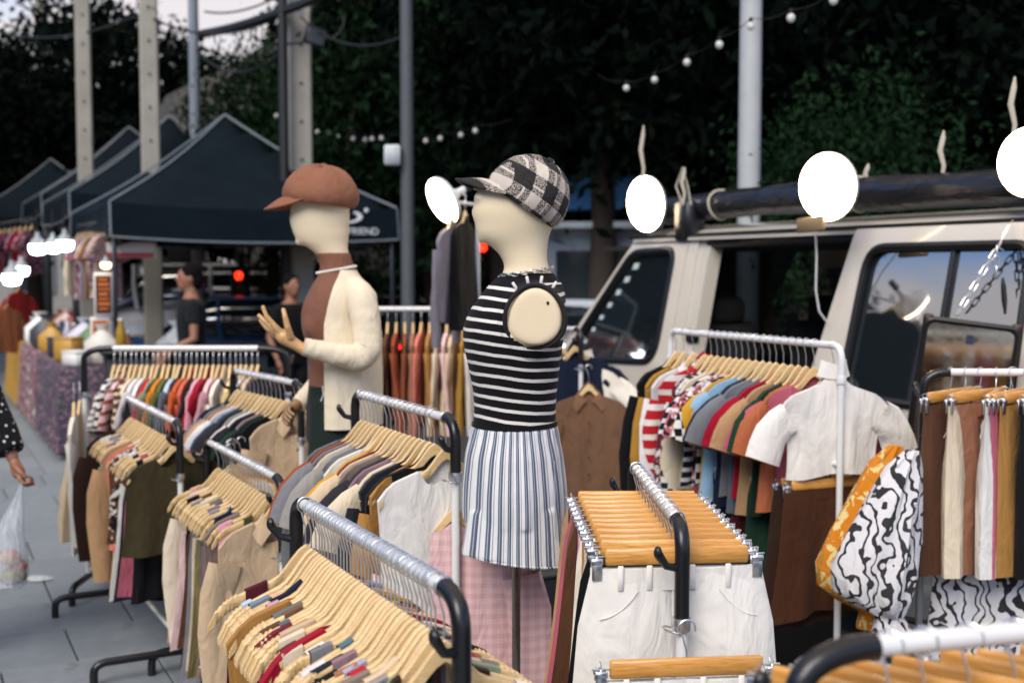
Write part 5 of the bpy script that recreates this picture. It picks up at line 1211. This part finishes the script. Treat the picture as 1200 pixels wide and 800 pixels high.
def hand_mesh(wrist, palm, tips, knucks, thumb, rad=.0085, vox=.0028, extra=None):
    m = MB(); wv = Vector(wrist); pv = Vector(palm); kv = [Vector(q) for q in knucks]; kc = sum(kv, Vector()) / 4
    m.tube([wv + (wv - pv).normalized() * .03, wv, wv.lerp(pv, .5), pv, pv.lerp(kc, .6)], [.021, .021, .024, .028, .024], 14)
    for kk in kv: m.tube([wv.lerp(pv, .55), pv.lerp(kk, .5), kk], [.017, .014, .0115], 10)
    for i, (kk, tp) in enumerate(zip(kv, tips)):
        tp = [Vector(q) for q in tp]; P = [kk] + tp; r = rad * (.9 if i == 3 else 1)
        m.tube(P + [P[-1] + (P[-1] - P[-2]).normalized() * .004], [r * 1.25] + [r * (1.1 - .09 * j) for j in range(1, len(P))] + [r * .5], 10)
    th = [Vector(q) for q in thumb]; m.tube(th + [th[-1] + (th[-1] - th[-2]).normalized() * .004], [.014, .012, .0100, .0085, .005][:len(th)] + [.005], 10)
    return fuse(m, vox, 3, 'hand')
q = lambda px, py, dy: m1.pt(px, py, dy)
hm = hand_mesh(q(349, 405, -.285), q(333, 395, -.285), [[q(312, 370, -.305), q(308, 359, -.30)], [q(310, 376, -.285), q(303, 369, -.275), ], [q(312, 384, -.262), q(305, 375, -.25)], [q(318, 391, -.245), q(312, 384, -.232)]], [q(322, 382, -.303), q(320, 385, -.288), q(322, 390, -.270), q(326, 395, -.255)], [q(341, 396, -.305), q(337, 383, -.325), q(334, 371, -.325), q(332, 362, -.315)])
link('hand', setmat(hm, TANW), mo1)
q2 = lambda px, py, dy=.05: m1.pt(px, py, dy)
hm2 = hand_mesh(q2(348, 474, .05), q2(341, 481, .03), [[q2(333, 493, .0), q2(338, 498, -.01)], [q2(334, 489, -.015), q2(340, 494, -.025)], [q2(336, 485, -.03), q2(342, 490, -.04)], [q2(339, 482, -.04), q2(345, 486, -.05)]], [q2(333, 486, .01), q2(334, 483, -.005), q2(336, 480, -.018), q2(339, 477, -.028)], [q2(345, 480, .07), q2(341, 490, .06), q2(341, 498, .045), q2(344, 503, .03)])
link('hand', setmat(hm2, DARKW), mo1)
# ================================================================== PEOPLE
SKIN = M('skin', '8d6149', .55, var=.08); HAIR = M('hair_black', '0f0c0b', .85, bump=.4, bsc=200, spec=.1); EYE = M('eye_dark', '171010', .2); SHOE = M('shoe_dark', '1c1c1e', .5)
def person(label, loc, rz, shirt, trou, armL, armR, long=False, dress=None, hold=(0, 0)):
    """front is -y; arm = (elbow, wrist) local points"""
    t = thing('person', label, 'person', loc, rz)
    b = MB(); torso = [(.80, .155, .10), (.92, .17, .115), (1.02, .145, .10), (1.15, .16, .11), (1.28, .185, .115), (1.37, .18, .10), (1.42, .11, .075), (1.46, .058, .058), (1.52, .054, .056)]
    b.rings([[(rx * math.cos(a), ry * math.sin(a) + .01, z) for a in [2 * PI * i / 20 for i in range(20)]] for z, rx, ry in torso])
    b.ball((0, -.012, 1.60), (.074, .092, .112), 16); b.ball((0, -.05, 1.535), (.045, .05, .05), 12); b.tube([(0, -.098, 1.615), (0, -.116, 1.585), (0, -.104, 1.575)], [.008, .014, .010], 8)
    for s in (-1, 1): b.ball((s * .075, .0, 1.595), (.012, .022, .032), 8)
    b.tube([(-.022, -.094, 1.545), (0, -.101, 1.547), (.022, -.094, 1.545)], .008, 6)
    arms = {-1: armL, 1: armR}
    for s, (el, wr) in arms.items():
        S = Vector((s * .175, .01, 1.36)); el = Vector(el); wr = Vector(wr); b.tube([S - Vector((s * .05, 0, -.01)), S, S.lerp(el, .5), el, el.lerp(wr, .4), wr], [.05, .052, .045, .037, .036, .025], 12)
    for s in (-1, 1): b.tube([(s * .085, .01, .88), (s * .09, .0, .66), (s * .09, .005, .48), (s * .09, .03, .30), (s * .09, .04, .09)], [.088, .075, .053, .052, .036], 14); b.tube([(s * .09, .05, .05), (s * .09, -.04, .045), (s * .095, -.14, .03)], [.042, .04, .028], 10)
    link('body', setmat(fuse(b, .011, 3, 'body'), SKIN), t)
    for s in (-1, 1):
        el, wr = map(Vector, arms[s]); d = (wr - el).normalized(); side = Vector((0, -1, 0)) if abs(d.z) > .6 else Vector((0, 0, 1)); side = (side - d * side.dot(d)).normalized(); nn = d.cross(side) * s
        k0 = wr + d * .085; hg = hold[0 if s < 0 else 1]
        kn = [k0 + side * (o_ * .017) for o_ in (1.5, .5, -.5, -1.5)]
        if hg: tips = [[kk + d * .03 - nn * .006, kk + d * .036 - nn * .032, kk + d * .008 - nn * .036] for kk in kn]
        else: tips = [[kk + d * (.034 - .004 * abs(i - 1)) - nn * .006, kk + d * (.058 - .006 * abs(i - 1)) - nn * .020] for i, kk in enumerate(kn)]
        th = [wr + d * .025 + side * .018, wr + d * .05 + side * .038 - nn * .008, wr + d * .075 + side * .042 - nn * .018, wr + d * .095 + side * .036 - nn * .026]
        link('hand', setmat(hand_mesh(wr, wr + d * .05, tips, kn, th, .0082, .0035), SKIN), t)
    for s in (-1, 1): MB().ball((s * .031, -.088, 1.612), (.011, .008, .007), 8).build('eye', EYE, t)
    h = MB(); h.ball((0, .012, 1.635), (.084, .098, .098), 18); h.ball((0, .05, 1.585), (.078, .065, .10), 14); link('hair', setmat(fuse(h, .008, 3, 'hair'), HAIR), t)
    hb = bmesh.new(); 
    sh = MB(); sh.rings([[((rx + .016) * math.cos(a) * (1 + .03 * math.sin(5 * a + z * 9)), (ry + .018) * math.sin(a) + .01, z) for a in [2 * PI * i / 24 for i in range(24)]] for z, rx, ry in ([(.55, .26, .2), (.75, .21, .15)] if dress else []) + torso[:7]])
    for s, (el, wr) in arms.items():
        S = Vector((s * .175, .01, 1.36)); el = Vector(el); wr = Vector(wr); e = [S - Vector((s * .05, 0, -.01)), S, S.lerp(el, .55)]; r = [.062, .066, .068]
        if long: e += [el, el.lerp(wr, .5), el.lerp(wr, .86)]; r += [.062, .066, .060]
        sh.tube(e, r, 14)
    link('dress' if dress else 'shirt', setmat(fuse(sh, .011, 3, 'shirt'), shirt), t)
    if not dress:
        tr = MB()
        for s in (-1, 1): tr.tube([(s * .085, .01, .93), (s * .092, .0, .66), (s * .092, .005, .45), (s * .092, .03, .25), (s * .092, .04, .10)], [.105, .092, .073, .07, .065], 16)
        tr.rings([[((rx + .008) * math.cos(a), (ry + .008) * math.sin(a) + .01, z) for a in [2 * PI * i / 20 for i in range(20)]] for z, rx, ry in ((.82, .16, .11), (.92, .17, .115), (1.0, .15, .105))])
        link('trousers', setmat(fuse(tr, .011, 3, 'trousers'), trou), t)
    for s in (-1, 1):
        f = MB(); f.rings([[(s * .093 + wx * math.cos(a), -.05 + ln * math.sin(a), z) for a in [2 * PI * i / 16 for i in range(16)]] for z, wx, ln in ((.0, .045, .135), (.03, .047, .135), (.06, .04, .10), (.085, .03, .06))]); f.build('shoe', SHOE, t)
    return t
DOT = fabric('131316', 'dots', col2='d6d3d0', per=.026)
pp = PD(-22, 700, 4.95)
person('person in black dotted dress at the left edge holding a plastic bag', (-2.475, 5.0, 0), .25, DOT, None, ((-.25, .02, 1.1), (-.26, -.06, .86)), ((.27, -.05, 1.12), (.37, -.15, .89)), True, True, (0, 1))
pl = PD(222, 312, 10.4); person('person in dark t-shirt standing under the nearest canopy', (pl.x, pl.y, 0), -1.2, F('17191c'), F('1f2023'), ((-.26, .03, 1.08), (-.22, -.16, .92)), ((.25, .0, 1.08), (.2, -.2, .98)))
pl = PD(341, 312, 12.2); person('person in black clothes standing behind the brown capped mannequin', (pl.x, pl.y, -.1), .8, F('121315'), F('191a1c'), ((-.25, .03, 1.08), (-.24, -.1, .85)), ((.25, .03, 1.08), (.24, -.05, .84)))
pl = PD(60, 312, 14); 0 and person('person in dark clothes behind the market stall tables', (pl.x, pl.y, 0), 1.4, F('26262b'), F('191a1c'), ((-.25, .03, 1.08), (-.24, -.1, .85)), ((.25, .03, 1.08), (.24, -.05, .84)))
# bag
def bagmat():
    t = NT('clear_plastic_bag'); tr = t.n('ShaderNodeBsdfTransparent', {0: (.93, .95, .96, 1)}); gl = t.n('ShaderNodeBsdfPrincipled', {'Base Color': (.75, .79, .82, 1), 'Roughness': .2}); n_ = t.noise(9, 3, dist=2, vec=t.vscale((3, 3, 1)))
    mxs = t.n('ShaderNodeMixShader'); t.t.links.new(t.math('MULTIPLY_ADD', n_, .55, .12), mxs.inputs[0]); t.t.links.new(tr.outputs[0], mxs.inputs[1]); t.t.links.new(gl.outputs[0], mxs.inputs[2]); t.t.links.new(t.bump(n_, .5, .02), gl.inputs['Normal']); t.t.links.new(mxs.outputs[0], t.t.nodes['Material Output'].inputs[0]); return t.mat
bo_ = Vector((-2.475, 5.0, 0)) + Matrix.Rotation(.25, 3, 'Z') @ Vector((.405, -.185, .80))
R = []
for z, rx, ry in ((-.0, .012, .012), (-.05, .02, .018), (-.12, .05, .03), (-.2, .075, .05), (-.3, .085, .06), (-.38, .088, .065), (-.43, .075, .055), (-.44, .05, .03)):
    R.append([(.72 * rx * math.cos(a) * (1 + .10 * math.sin(7 * a + z * 20)) - .055 * min(1, -z / .2), ry * math.sin(a) * (1 + .15 * math.sin(5 * a + z * 15)), z) for a in [2 * PI * i / 28 for i in range(28)]])
bg_ = MB().rings(R).build('plastic_bag', bagmat(), None, bo_); tag(bg_, 'clear plastic carrier bag held at the left picture edge', 'bag')
for i, (c, d, col) in enumerate([((-.05, 0, -.39), (.06, .045, .04), '7a6a2a'), ((-.055, -.01, -.31), (.05, .035, .035), 'b07a58'), ((-.03, .01, -.35), (.04, .03, .03), 'a4543c')]): MB().ball(c, d, 12).build('food_packet', M('food%d' % i, col, .5), bg_)
tag(MB().rings([[(r_ * math.cos(a) * (1 + .3 * math.sin(3 * a)), .6 * r_ * math.sin(a), z) for a in [2 * PI * i / 12 for i in range(12)]] for r_, z in ((.05, .012), (.07, .018), (.045, .035), (.015, .04))]).build('crumpled_wrapper', bagmat(), None, PH(45, 682, 0)), 'crumpled clear wrapper lying on the pavement near the bag', 'wrapper')
# ================================================================== STALLS AT THE LEFT
def sf(x, y): return SD * x + SP * y
T0 = PD(66, 312, 10.5); T0.z = 0
def table(label, cl_label, cl_mat, at, L, D, h=.8):
    t = thing('stall_table', label, 'table', at, SANG, 'stall tables at the left')
    MB().box((0, 0, h - .02), (L, D, .04), bev=.004).build('tabletop', M('table_grey', '77787a', .6), t)
    for sx in (-1, 1):
        for sy in (-1, 1): MB().tube([(sx * (L / 2 - .06), sy * (D / 2 - .06), 0), (sx * (L / 2 - .06), sy * (D / 2 - .06), h - .04)], .015, 8).build('leg', BLKM, t)
    per = []
    for i in range(40): per.append((-L / 2 + L * i / 40, D / 2))
    for i in range(14): per.append((L / 2, D / 2 - D * i / 14))
    for i in range(40): per.append((L / 2 - L * i / 40, -D / 2))
    for i in range(14): per.append((-L / 2, -D / 2 + D * i / 14))
    R = []
    for z, f in ((h + .006, 0), (h - .02, .012), (.55, .03), (.3, .045), (.06, .06)):
        R.append([(x + math.copysign(f, x) * (1 if abs(x) >= L / 2 - .01 else 0) + .012 * math.sin(i * .9) * f * 12 * (abs(x) >= L / 2 - .01), y + (math.copysign(f + f * .5 * math.sin(i * 1.1), y) if abs(y) >= D / 2 - .01 else 0), z + .01 * math.sin(i * .7) * (f > .05)) for i, (x, y) in enumerate(per)])
    c = MB(); c.rings(R, cap=False); c.add(R[0], [tuple(range(len(per)))]); o = c.build('table_cloth', cl_mat, None, at, (0, 0, SANG)); tag(o, cl_label, 'table cloth', 'cloths on the stall tables')
    return t
tabs = []
CL = [(fabric('4b4352', 'floral', col2='8d6f78', col3='3f5246', per=.07), 'purple and pink printed cloth over the nearest stall table'), (fabric('7d656c', 'floral', col2='6a2f3c', col3='b8b0a4', per=.09), 'pink and cream printed cloth over the second stall table'), (F('a5803a'), 'mustard cloth over the farthest stall table')]
for i in range(3):
    at = T0 + sf(.95 + i * 2.05, .42); tabs.append(at)
    table(['nearest stall table under a muted purple printed cloth', 'second stall table under a pink printed cloth', 'farthest stall table under a mustard cloth'][i], CL[i][1], CL[i][0], at, 1.9, .8)
GT = T0 + sf(.2, 1.15); table('small stall table under a green cloth beside the nearest one', 'plain green cloth over the small stall table', F('1f5a34'), GT, .9, .5, .72)
def boxy(name, label, cat, at, d, z, m, rz=0, lid=True):
    o = MB().box((0, 0, d[2] / 2), d, bev=.012).build(name, m, None, (at.x, at.y, z), (0, 0, rz)); tag(o, label, cat)
    if lid: MB().box((0, 0, d[2] + .006), (d[0] * 1.03, d[1] * 1.03, .018), bev=.004).build('lid', m, o)
    return o
def potty(name, label, cat, at, r, h, z, m, neck=.5):
    o = MB().lathe([(r * .8, 0), (r, h * .12), (r, h * .6), (r * neck, h * .85), (r * neck, h)], 14).build(name, m, None, (at.x, at.y, z)); MB().lathe([(r * neck * 1.1, h), (r * neck * 1.1, h * 1.08), (.0, h * 1.09)], 12).build('cap', M('cap_white', 'd8d8d4', .4), o); return tag(o, label, cat)
def baggy(label, at, z, m, s=1):
    o = MB().rings([[(s * rx * math.cos(a) * (1 + .12 * math.sin(5 * a + zz * 30)), s * rx * .6 * math.sin(a), s * zz) for a in [2 * PI * i / 18 for i in range(18)]] for zz, rx in ((0, .10), (.05, .13), (.14, .12), (.2, .06), (.23, .03), (.27, .06))]).build('goods_bag', m, None, (at.x, at.y, z)); return tag(o, label, 'bag')
PW = M('paper_white', 'dedcd6', .6)
cols = ['dedcd6', 'c06a70', '34506a', 'b58a3a', '7c2a2e', 'cfcac0', '3a3a3e', 'd7b7b3', '607a52', 'e4e2de', '8f5b3d', 'c9c4d2']
nm = ['white', 'salmon pink', 'blue', 'ochre', 'dark red', 'off white', 'black', 'pale pink', 'green', 'bright white', 'brown', 'lilac']
place_ = ['nearest', 'second', 'farthest']
Rb = random.Random(5)
for ti in range(3):
    for i in range(9):
        c = (i * 5 + ti * 3) % 12; at = tabs[ti] + sf(-.8 + .2 * i, -.25 + .25 * (i % 3)); kd = (i + ti) % 3; m = M('goods_' + cols[c], cols[c], .5)
        if kd == 0: boxy('goods_box', f'{nm[c]} lidded box among goods on the {place_[ti]} stall table', 'box', at, (.17, .22, .12 + .03 * (i % 4)), .81, m, Rb.uniform(0, 1.5))
        elif kd == 1: baggy(f'{nm[c]} crumpled bag among goods on the {place_[ti]} stall table', at, .81, m, 1.1 + .3 * Rb.random())
        else: potty('bottle', f'{nm[c]} bottle among goods on the {place_[ti]} stall table', 'bottle', at, .05, .26, .81, m)
baggy('large white crumpled plastic bag on the green cloth', GT + sf(.1, -.05), .73, bagmat(), 1.7); potty('bottle', 'yellow bottle on the green cloth table', 'bottle', GT + sf(-.25, .1), .04, .2, .73, M('yellow_plastic', '9c7a20', .4))
potty('bottle', 'yellow bottle far behind the back rack of clothes', 'bottle', PD(140, 312, 10.6), .045, .24, .98, M('yellow_plastic', '9c7a20', .4)); 
bt = PD(190, 312, 10.9); t = thing('display_table', 'dark display table behind the back rack of clothes', 'table', (bt.x + .2, bt.y, 0), .4)
MB().box((0, 0, .95), (1.5, .6, .05), bev=.005).build('tabletop', BLKP, t); MB().box((0, .0, .46), (1.4, .5, .9), bev=.01).build('front_panel', M('display_dark', '1d2023', .7), t)
# lamps of the stalls
SHADE = M('lamp_shade_grey', '9aa0a2', .5)
def hang_lamp(label, px, py, Z, r=.075, col='f3fbff', s=9.0):
    p = PD(px, py, Z); t = thing('hanging_lamp', label, 'lamp', p, 0, 'lit lamps over the stalls'); MB().lathe([(.0, -r * .9), (r * .75, -r * .75), (r, -r * .2), (r * .95, r * .35)], 16).build('globe', emis('stall_bulb_' + col, col, s), t)
    MB().lathe([(r * .95, r * .35), (r * .7, r * .9), (r * .3, r * 1.25), (r * .26, r * 1.8), (0, r * 1.85)], 16).build('shade', SHADE, t); MB().tube([(0, 0, r * 1.8), (0, 0, r * 1.8 + .25)], .006, 5).build('cord', PBLK, t)
hang_lamp('white lit lamp lowest at the left edge of the stalls', 14, 325, 13.0, .10); hang_lamp('white lit lamp just right of the lowest one', 25, 316, 13.6, .085)
hang_lamp('white lit lamp first in the upper row of three', 44, 290, 12.2, .085); hang_lamp('white lit lamp middle of the upper row of three', 62, 289, 12.6, .08); hang_lamp('white lit lamp last in the upper row of three', 76, 286, 12.2, .085)
hang_lamp('warm lit bulb hanging beside the orange posters', 124, 310, 11.3, .048, 'ffe3b0', 3.5)
# posters
def poster(label, px, py, Z, w_, h_, c1, c2):
    p = PD(px, py, Z); t = thing('poster', label, 'poster', p, math.atan2(SP.y, SP.x), 'posters on the canopy post'); MB().box((0, 0, 0), (w_, .012, h_), bev=.002).build('frame', PW, t)
    MB().box((0, -.008, 0), (w_ * .84, .005, h_ * .86)).build('print', M('print_' + c1, c1, .5), t)
    b = MB()
    for i in range(7): b.box((w_ * .02 * ((i * 7) % 3 - 1), -.0115, h_ * (.34 - .11 * i)), (w_ * (.5 + .08 * (i % 3)), .002, h_ * (.035 + .02 * (i % 2))))
    b.build('lettering', M('print_' + c2, c2, .5), t)
poster('dark red poster with orange lettering high on the canopy post', 121, 345, 11.4, .17, .42, '4a1c14', 'd87a2c'); poster('orange poster below the dark red one', 118, 398, 11.4, .18, .44, 'c8702a', '5a2412')
ps = PD(150, 293, 12.0); bn = thing('price_banner', 'small red and white banner under the canopy edge', 'banner', ps, .45); MB().box((0, 0, 0), (.55, .01, .16), bev=.002).build('cloth', M('banner_white', 'cfc9c6', .7), bn); MB().box((0, -.008, -.05), (.5, .006, .05)).build('stripe', M('banner_red', 'a33a34', .6), bn)
# clothes hung from the canopy rails
A_ = PD(126, 250, 11.95); B_ = PD(92, 252, 13.6)
LR = it('dusty_pink:tee:floral/sand/.07,blush:tee,mauve:long:floral/cream/.06,tan:tee,lavender:tee,rose:tee:floral/white/.06,stone:tee,cream:long')
for i in LR: i[3].update(L=.7, yaw=50)
fill('the canopy rail', A_, B_, 2.16, LR, seed=44)
tag(MB().tube([(A_.x, A_.y, 2.16), (B_.x, B_.y, 2.16)], .012, 8).build('hanging_rail', BLKM), 'black rail of printed clothes under the nearest canopy edge', 'rail')
A_ = PD(38, 268, 15.0); B_ = PD(0, 268, 16.8)
LR = it('plum:tee:floral/pink/.07,pink:tee:floral/red/.06,crimson:tee,lavender:tee:floral/plum/.06,navy:tee:floral/rose/.06,rose:long,blush:tee:floral/wine/.06')
for i in LR: i[3].update(L=.6, yaw=50)
fill('the far canopy rail', A_, B_, 2.30, LR, seed=45)
tag(MB().tube([(A_.x, A_.y, 2.30), (B_.x, B_.y, 2.30)], .012, 8).build('hanging_rail', BLKM), 'black rail of pink clothes at the left picture edge', 'rail')
A_ = PD(100, 352, 14.2); B_ = PD(55, 352, 15.8)
# red hanging coat & standing fan at far left
single('tee', '8f2420', PD(22, 328, 14.6), 1.3, 'dark red top hung behind the lowest left lamp', 'wooden hanger of the dark red top', seed=20, L=.45)
single('long', '7c4a30', PD(8, 348, 14.2), 1.0, 'terracotta top hung at the left edge below the lamps', 'wooden hanger of the terracotta top', seed=21, L=.55)
# clear tarp under the front canopy
tq = MB(); G = []
for i in range(11):
    G.append([tuple(PD(400 + 6 * i, 300 - 9 * math.sin(i / 10 * PI) + 7 * j + 2 * math.sin(i * 2 + j), 16.5 + .1 * j)) for j in range(5)])
tq.grid(G); tag(tq.build('clear_tarpaulin', M('clear_tarp', 'b9c0c2', .3)), 'pale clear tarpaulin sagging below the canopy lettering', 'tarpaulin')
# ================================================================== TRAFFIC
def car(label, px, Z, rz, col, van_=False, red=2.5, dz=-.16):
    p = PD(px, 312, Z); t = thing('parked_car', label, 'car', (p.x, p.y, dz), rz, 'cars on the road behind the stalls'); m = M('car_' + col, col, .2, coat=.6)
    L, W, Hh, B = (4.4, .86, 1.45, .92) if not van_ else (4.8, .9, 1.9, 1.22)
    def sect(x, zb, zt, w_, e=4): return [(x, w_ * math.copysign(abs(math.cos(a)) ** (2 / e), math.cos(a)), (zb + zt) / 2 + (zt - zb) / 2 * math.copysign(abs(math.sin(a)) ** (2 / e), math.sin(a))) for a in [2 * PI * i / 24 for i in range(24)]]
    MB().rings([sect(x, zb, zt, W * f) for x, zb, zt, f in ((-L / 2, .42, B - .2, .8), (-L / 2 + .08, .3, B - .05, .92), (-L / 2 + .5, .22, B, 1), (0, .2, B + .02, 1), (L / 2 - .9, .2, B, 1), (L / 2 - .2, .25, B - .16, .95), (L / 2, .4, B - .28, .8))]).build('body', m, t)
    x0, x1 = (-L / 2 + .35, L / 2 - 1.2) if not van_ else (-L / 2 + .08, L / 2 - .7)
    MB().rings([sect(x, B - .1, zt, W * f) for x, zt, f in ((x0, B - .02, .9), (x0 + .45 * (0.3 if van_ else 1), Hh - .05, .84), (0, Hh - .02, .84), (x1 - .75, Hh - .04, .83), (x1, B - .02, .9))]).build('cabin_glass', TGL, t)
    MB().rings([sect(x, Hh - .06, Hh + .015, W * .78) for x in (x0 + .5, x1 - .8)]).build('roof', m, t)
    for s in (-1, 1):
        for x in (x0 + .42, .05, x1 - .5): MB().tube([(x - .05, s * W * .93, B - .02), (x, s * W * .86, (B + Hh) / 2), (x, s * W * .78, Hh - .02)], .03, 6).build('pillar', m, t)
        for x in (-L / 2 + .85, L / 2 - .85):
            wv = MB().lathe([(.18, -.09), (.3, -.09), (.32, -.05), (.32, .05), (.3, .09), (.18, .09)], 18).build('wheel', RUB, t, (x, s * (W - .07), .32), (PI / 2, 0, 0)); MB().lathe([(0, .06), (.17, .07), (.19, -.07)], 14).build('rim', STEEL, wv, None, (PI if s > 0 else 0, 0, 0))
        MB().box((-L / 2 + .03, s * W * .68, B - .22), (.08, .3, .14), bev=.03).build('tail_light', emis('tail_red', 'ff2a16', red), t); MB().box((L / 2 - .06, s * W * .66, B - .33), (.1, .3, .13), bev=.03).build('headlight', M('lens_clear', 'c9ccd0', .1), t)
    MB().box((-L / 2 + .02, 0, .62), (.03, .5, .12), bev=.006).build('number_plate', PW, t)
    return t
car('white van behind the person in dark t-shirt', 250, 19.5, SANG + 1.35, 'd5d7d8', True); car('dark blue car in the road between two canopy posts', 268, 16.6, SANG + 1.2, '2c4a72'); car('silver car with lit tail lights left of the wooden hand', 316, 17.5, SANG + .35, 'b0b6ba'); car('white van with red lights behind the open wooden hand', 296, 25, 1.25, 'cfd3d4', True)
car('dark van with lit tail lights between the two mannequins', 437, 21, 1.35, '2a2d30', True); car('dark van behind the high hung black dress', 560, 22, 1.2, '25282c', True); car('white car behind the striped mannequin neck', 690, 15.5, 1.2, 'cfd4d8'); car('black car far behind the third canopy', 165, 27, -2.6, '1b1d20')
def signal(label, px, py, Z):
    p = PD(px, py, Z); t = thing('traffic_signal', label, 'traffic signal', (p.x, p.y, -.16), 0, 'red traffic signals'); h = p.z + .16
    MB().tube([(0, .08, 0), (0, .08, h + .3)], .04, 8).build('pole', PBLK, t); MB().box((0, 0, h - .2), (.22, .14, .66), bev=.02).build('housing', BLKP, t)
    for i, c in enumerate(('ff3018', '3a2c10', '10301c')): MB().ball((0, -.07, h - .2 * i), (.06, .03, .06), 12).build('signal_lens', emis('signal_red', c, 2.5) if i == 0 else M('signal_' + c, c, .3), t)
signal('red signal light seen beside the striped mannequin chin', 566, 290, 17); signal('red signal light just behind the cream cardigan shoulder', 433, 297, 19)
signal('red signal light left of the wooden hand', 281, 323, 17); 
# low hedge
R_ = np.random.default_rng(3); n = 5000; P = R_.random((n, 3)) * np.array([4.2, .8, .62]) - np.array([2.1, .4, .02]); a = R_.normal(size=(n, 3)); a /= np.linalg.norm(a, axis=1)[:, None]; b = R_.normal(size=(n, 3)); b -= a * (a * b).sum(1)[:, None]; b /= np.linalg.norm(b, axis=1)[:, None]
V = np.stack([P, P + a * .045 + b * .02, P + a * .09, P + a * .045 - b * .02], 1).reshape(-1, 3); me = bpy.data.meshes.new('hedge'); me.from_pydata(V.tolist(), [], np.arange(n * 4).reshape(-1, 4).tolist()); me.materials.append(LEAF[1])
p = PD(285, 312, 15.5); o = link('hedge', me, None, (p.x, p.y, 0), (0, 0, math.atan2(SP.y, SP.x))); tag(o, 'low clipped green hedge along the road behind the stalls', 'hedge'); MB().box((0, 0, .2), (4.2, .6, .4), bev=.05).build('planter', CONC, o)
print('objects', len(bpy.data.objects))
_seen = {}
for o in bpy.data.objects:
    l = o.get('label')
    if l:
        n_ = len(l.split())
        if n_ < 4 or n_ > 16: print('LEN', n_, l)
        _seen.setdefault(l, []).append(o.name)
for l, v in _seen.items():
    if len(v) > 1: print('DUP', l, v)
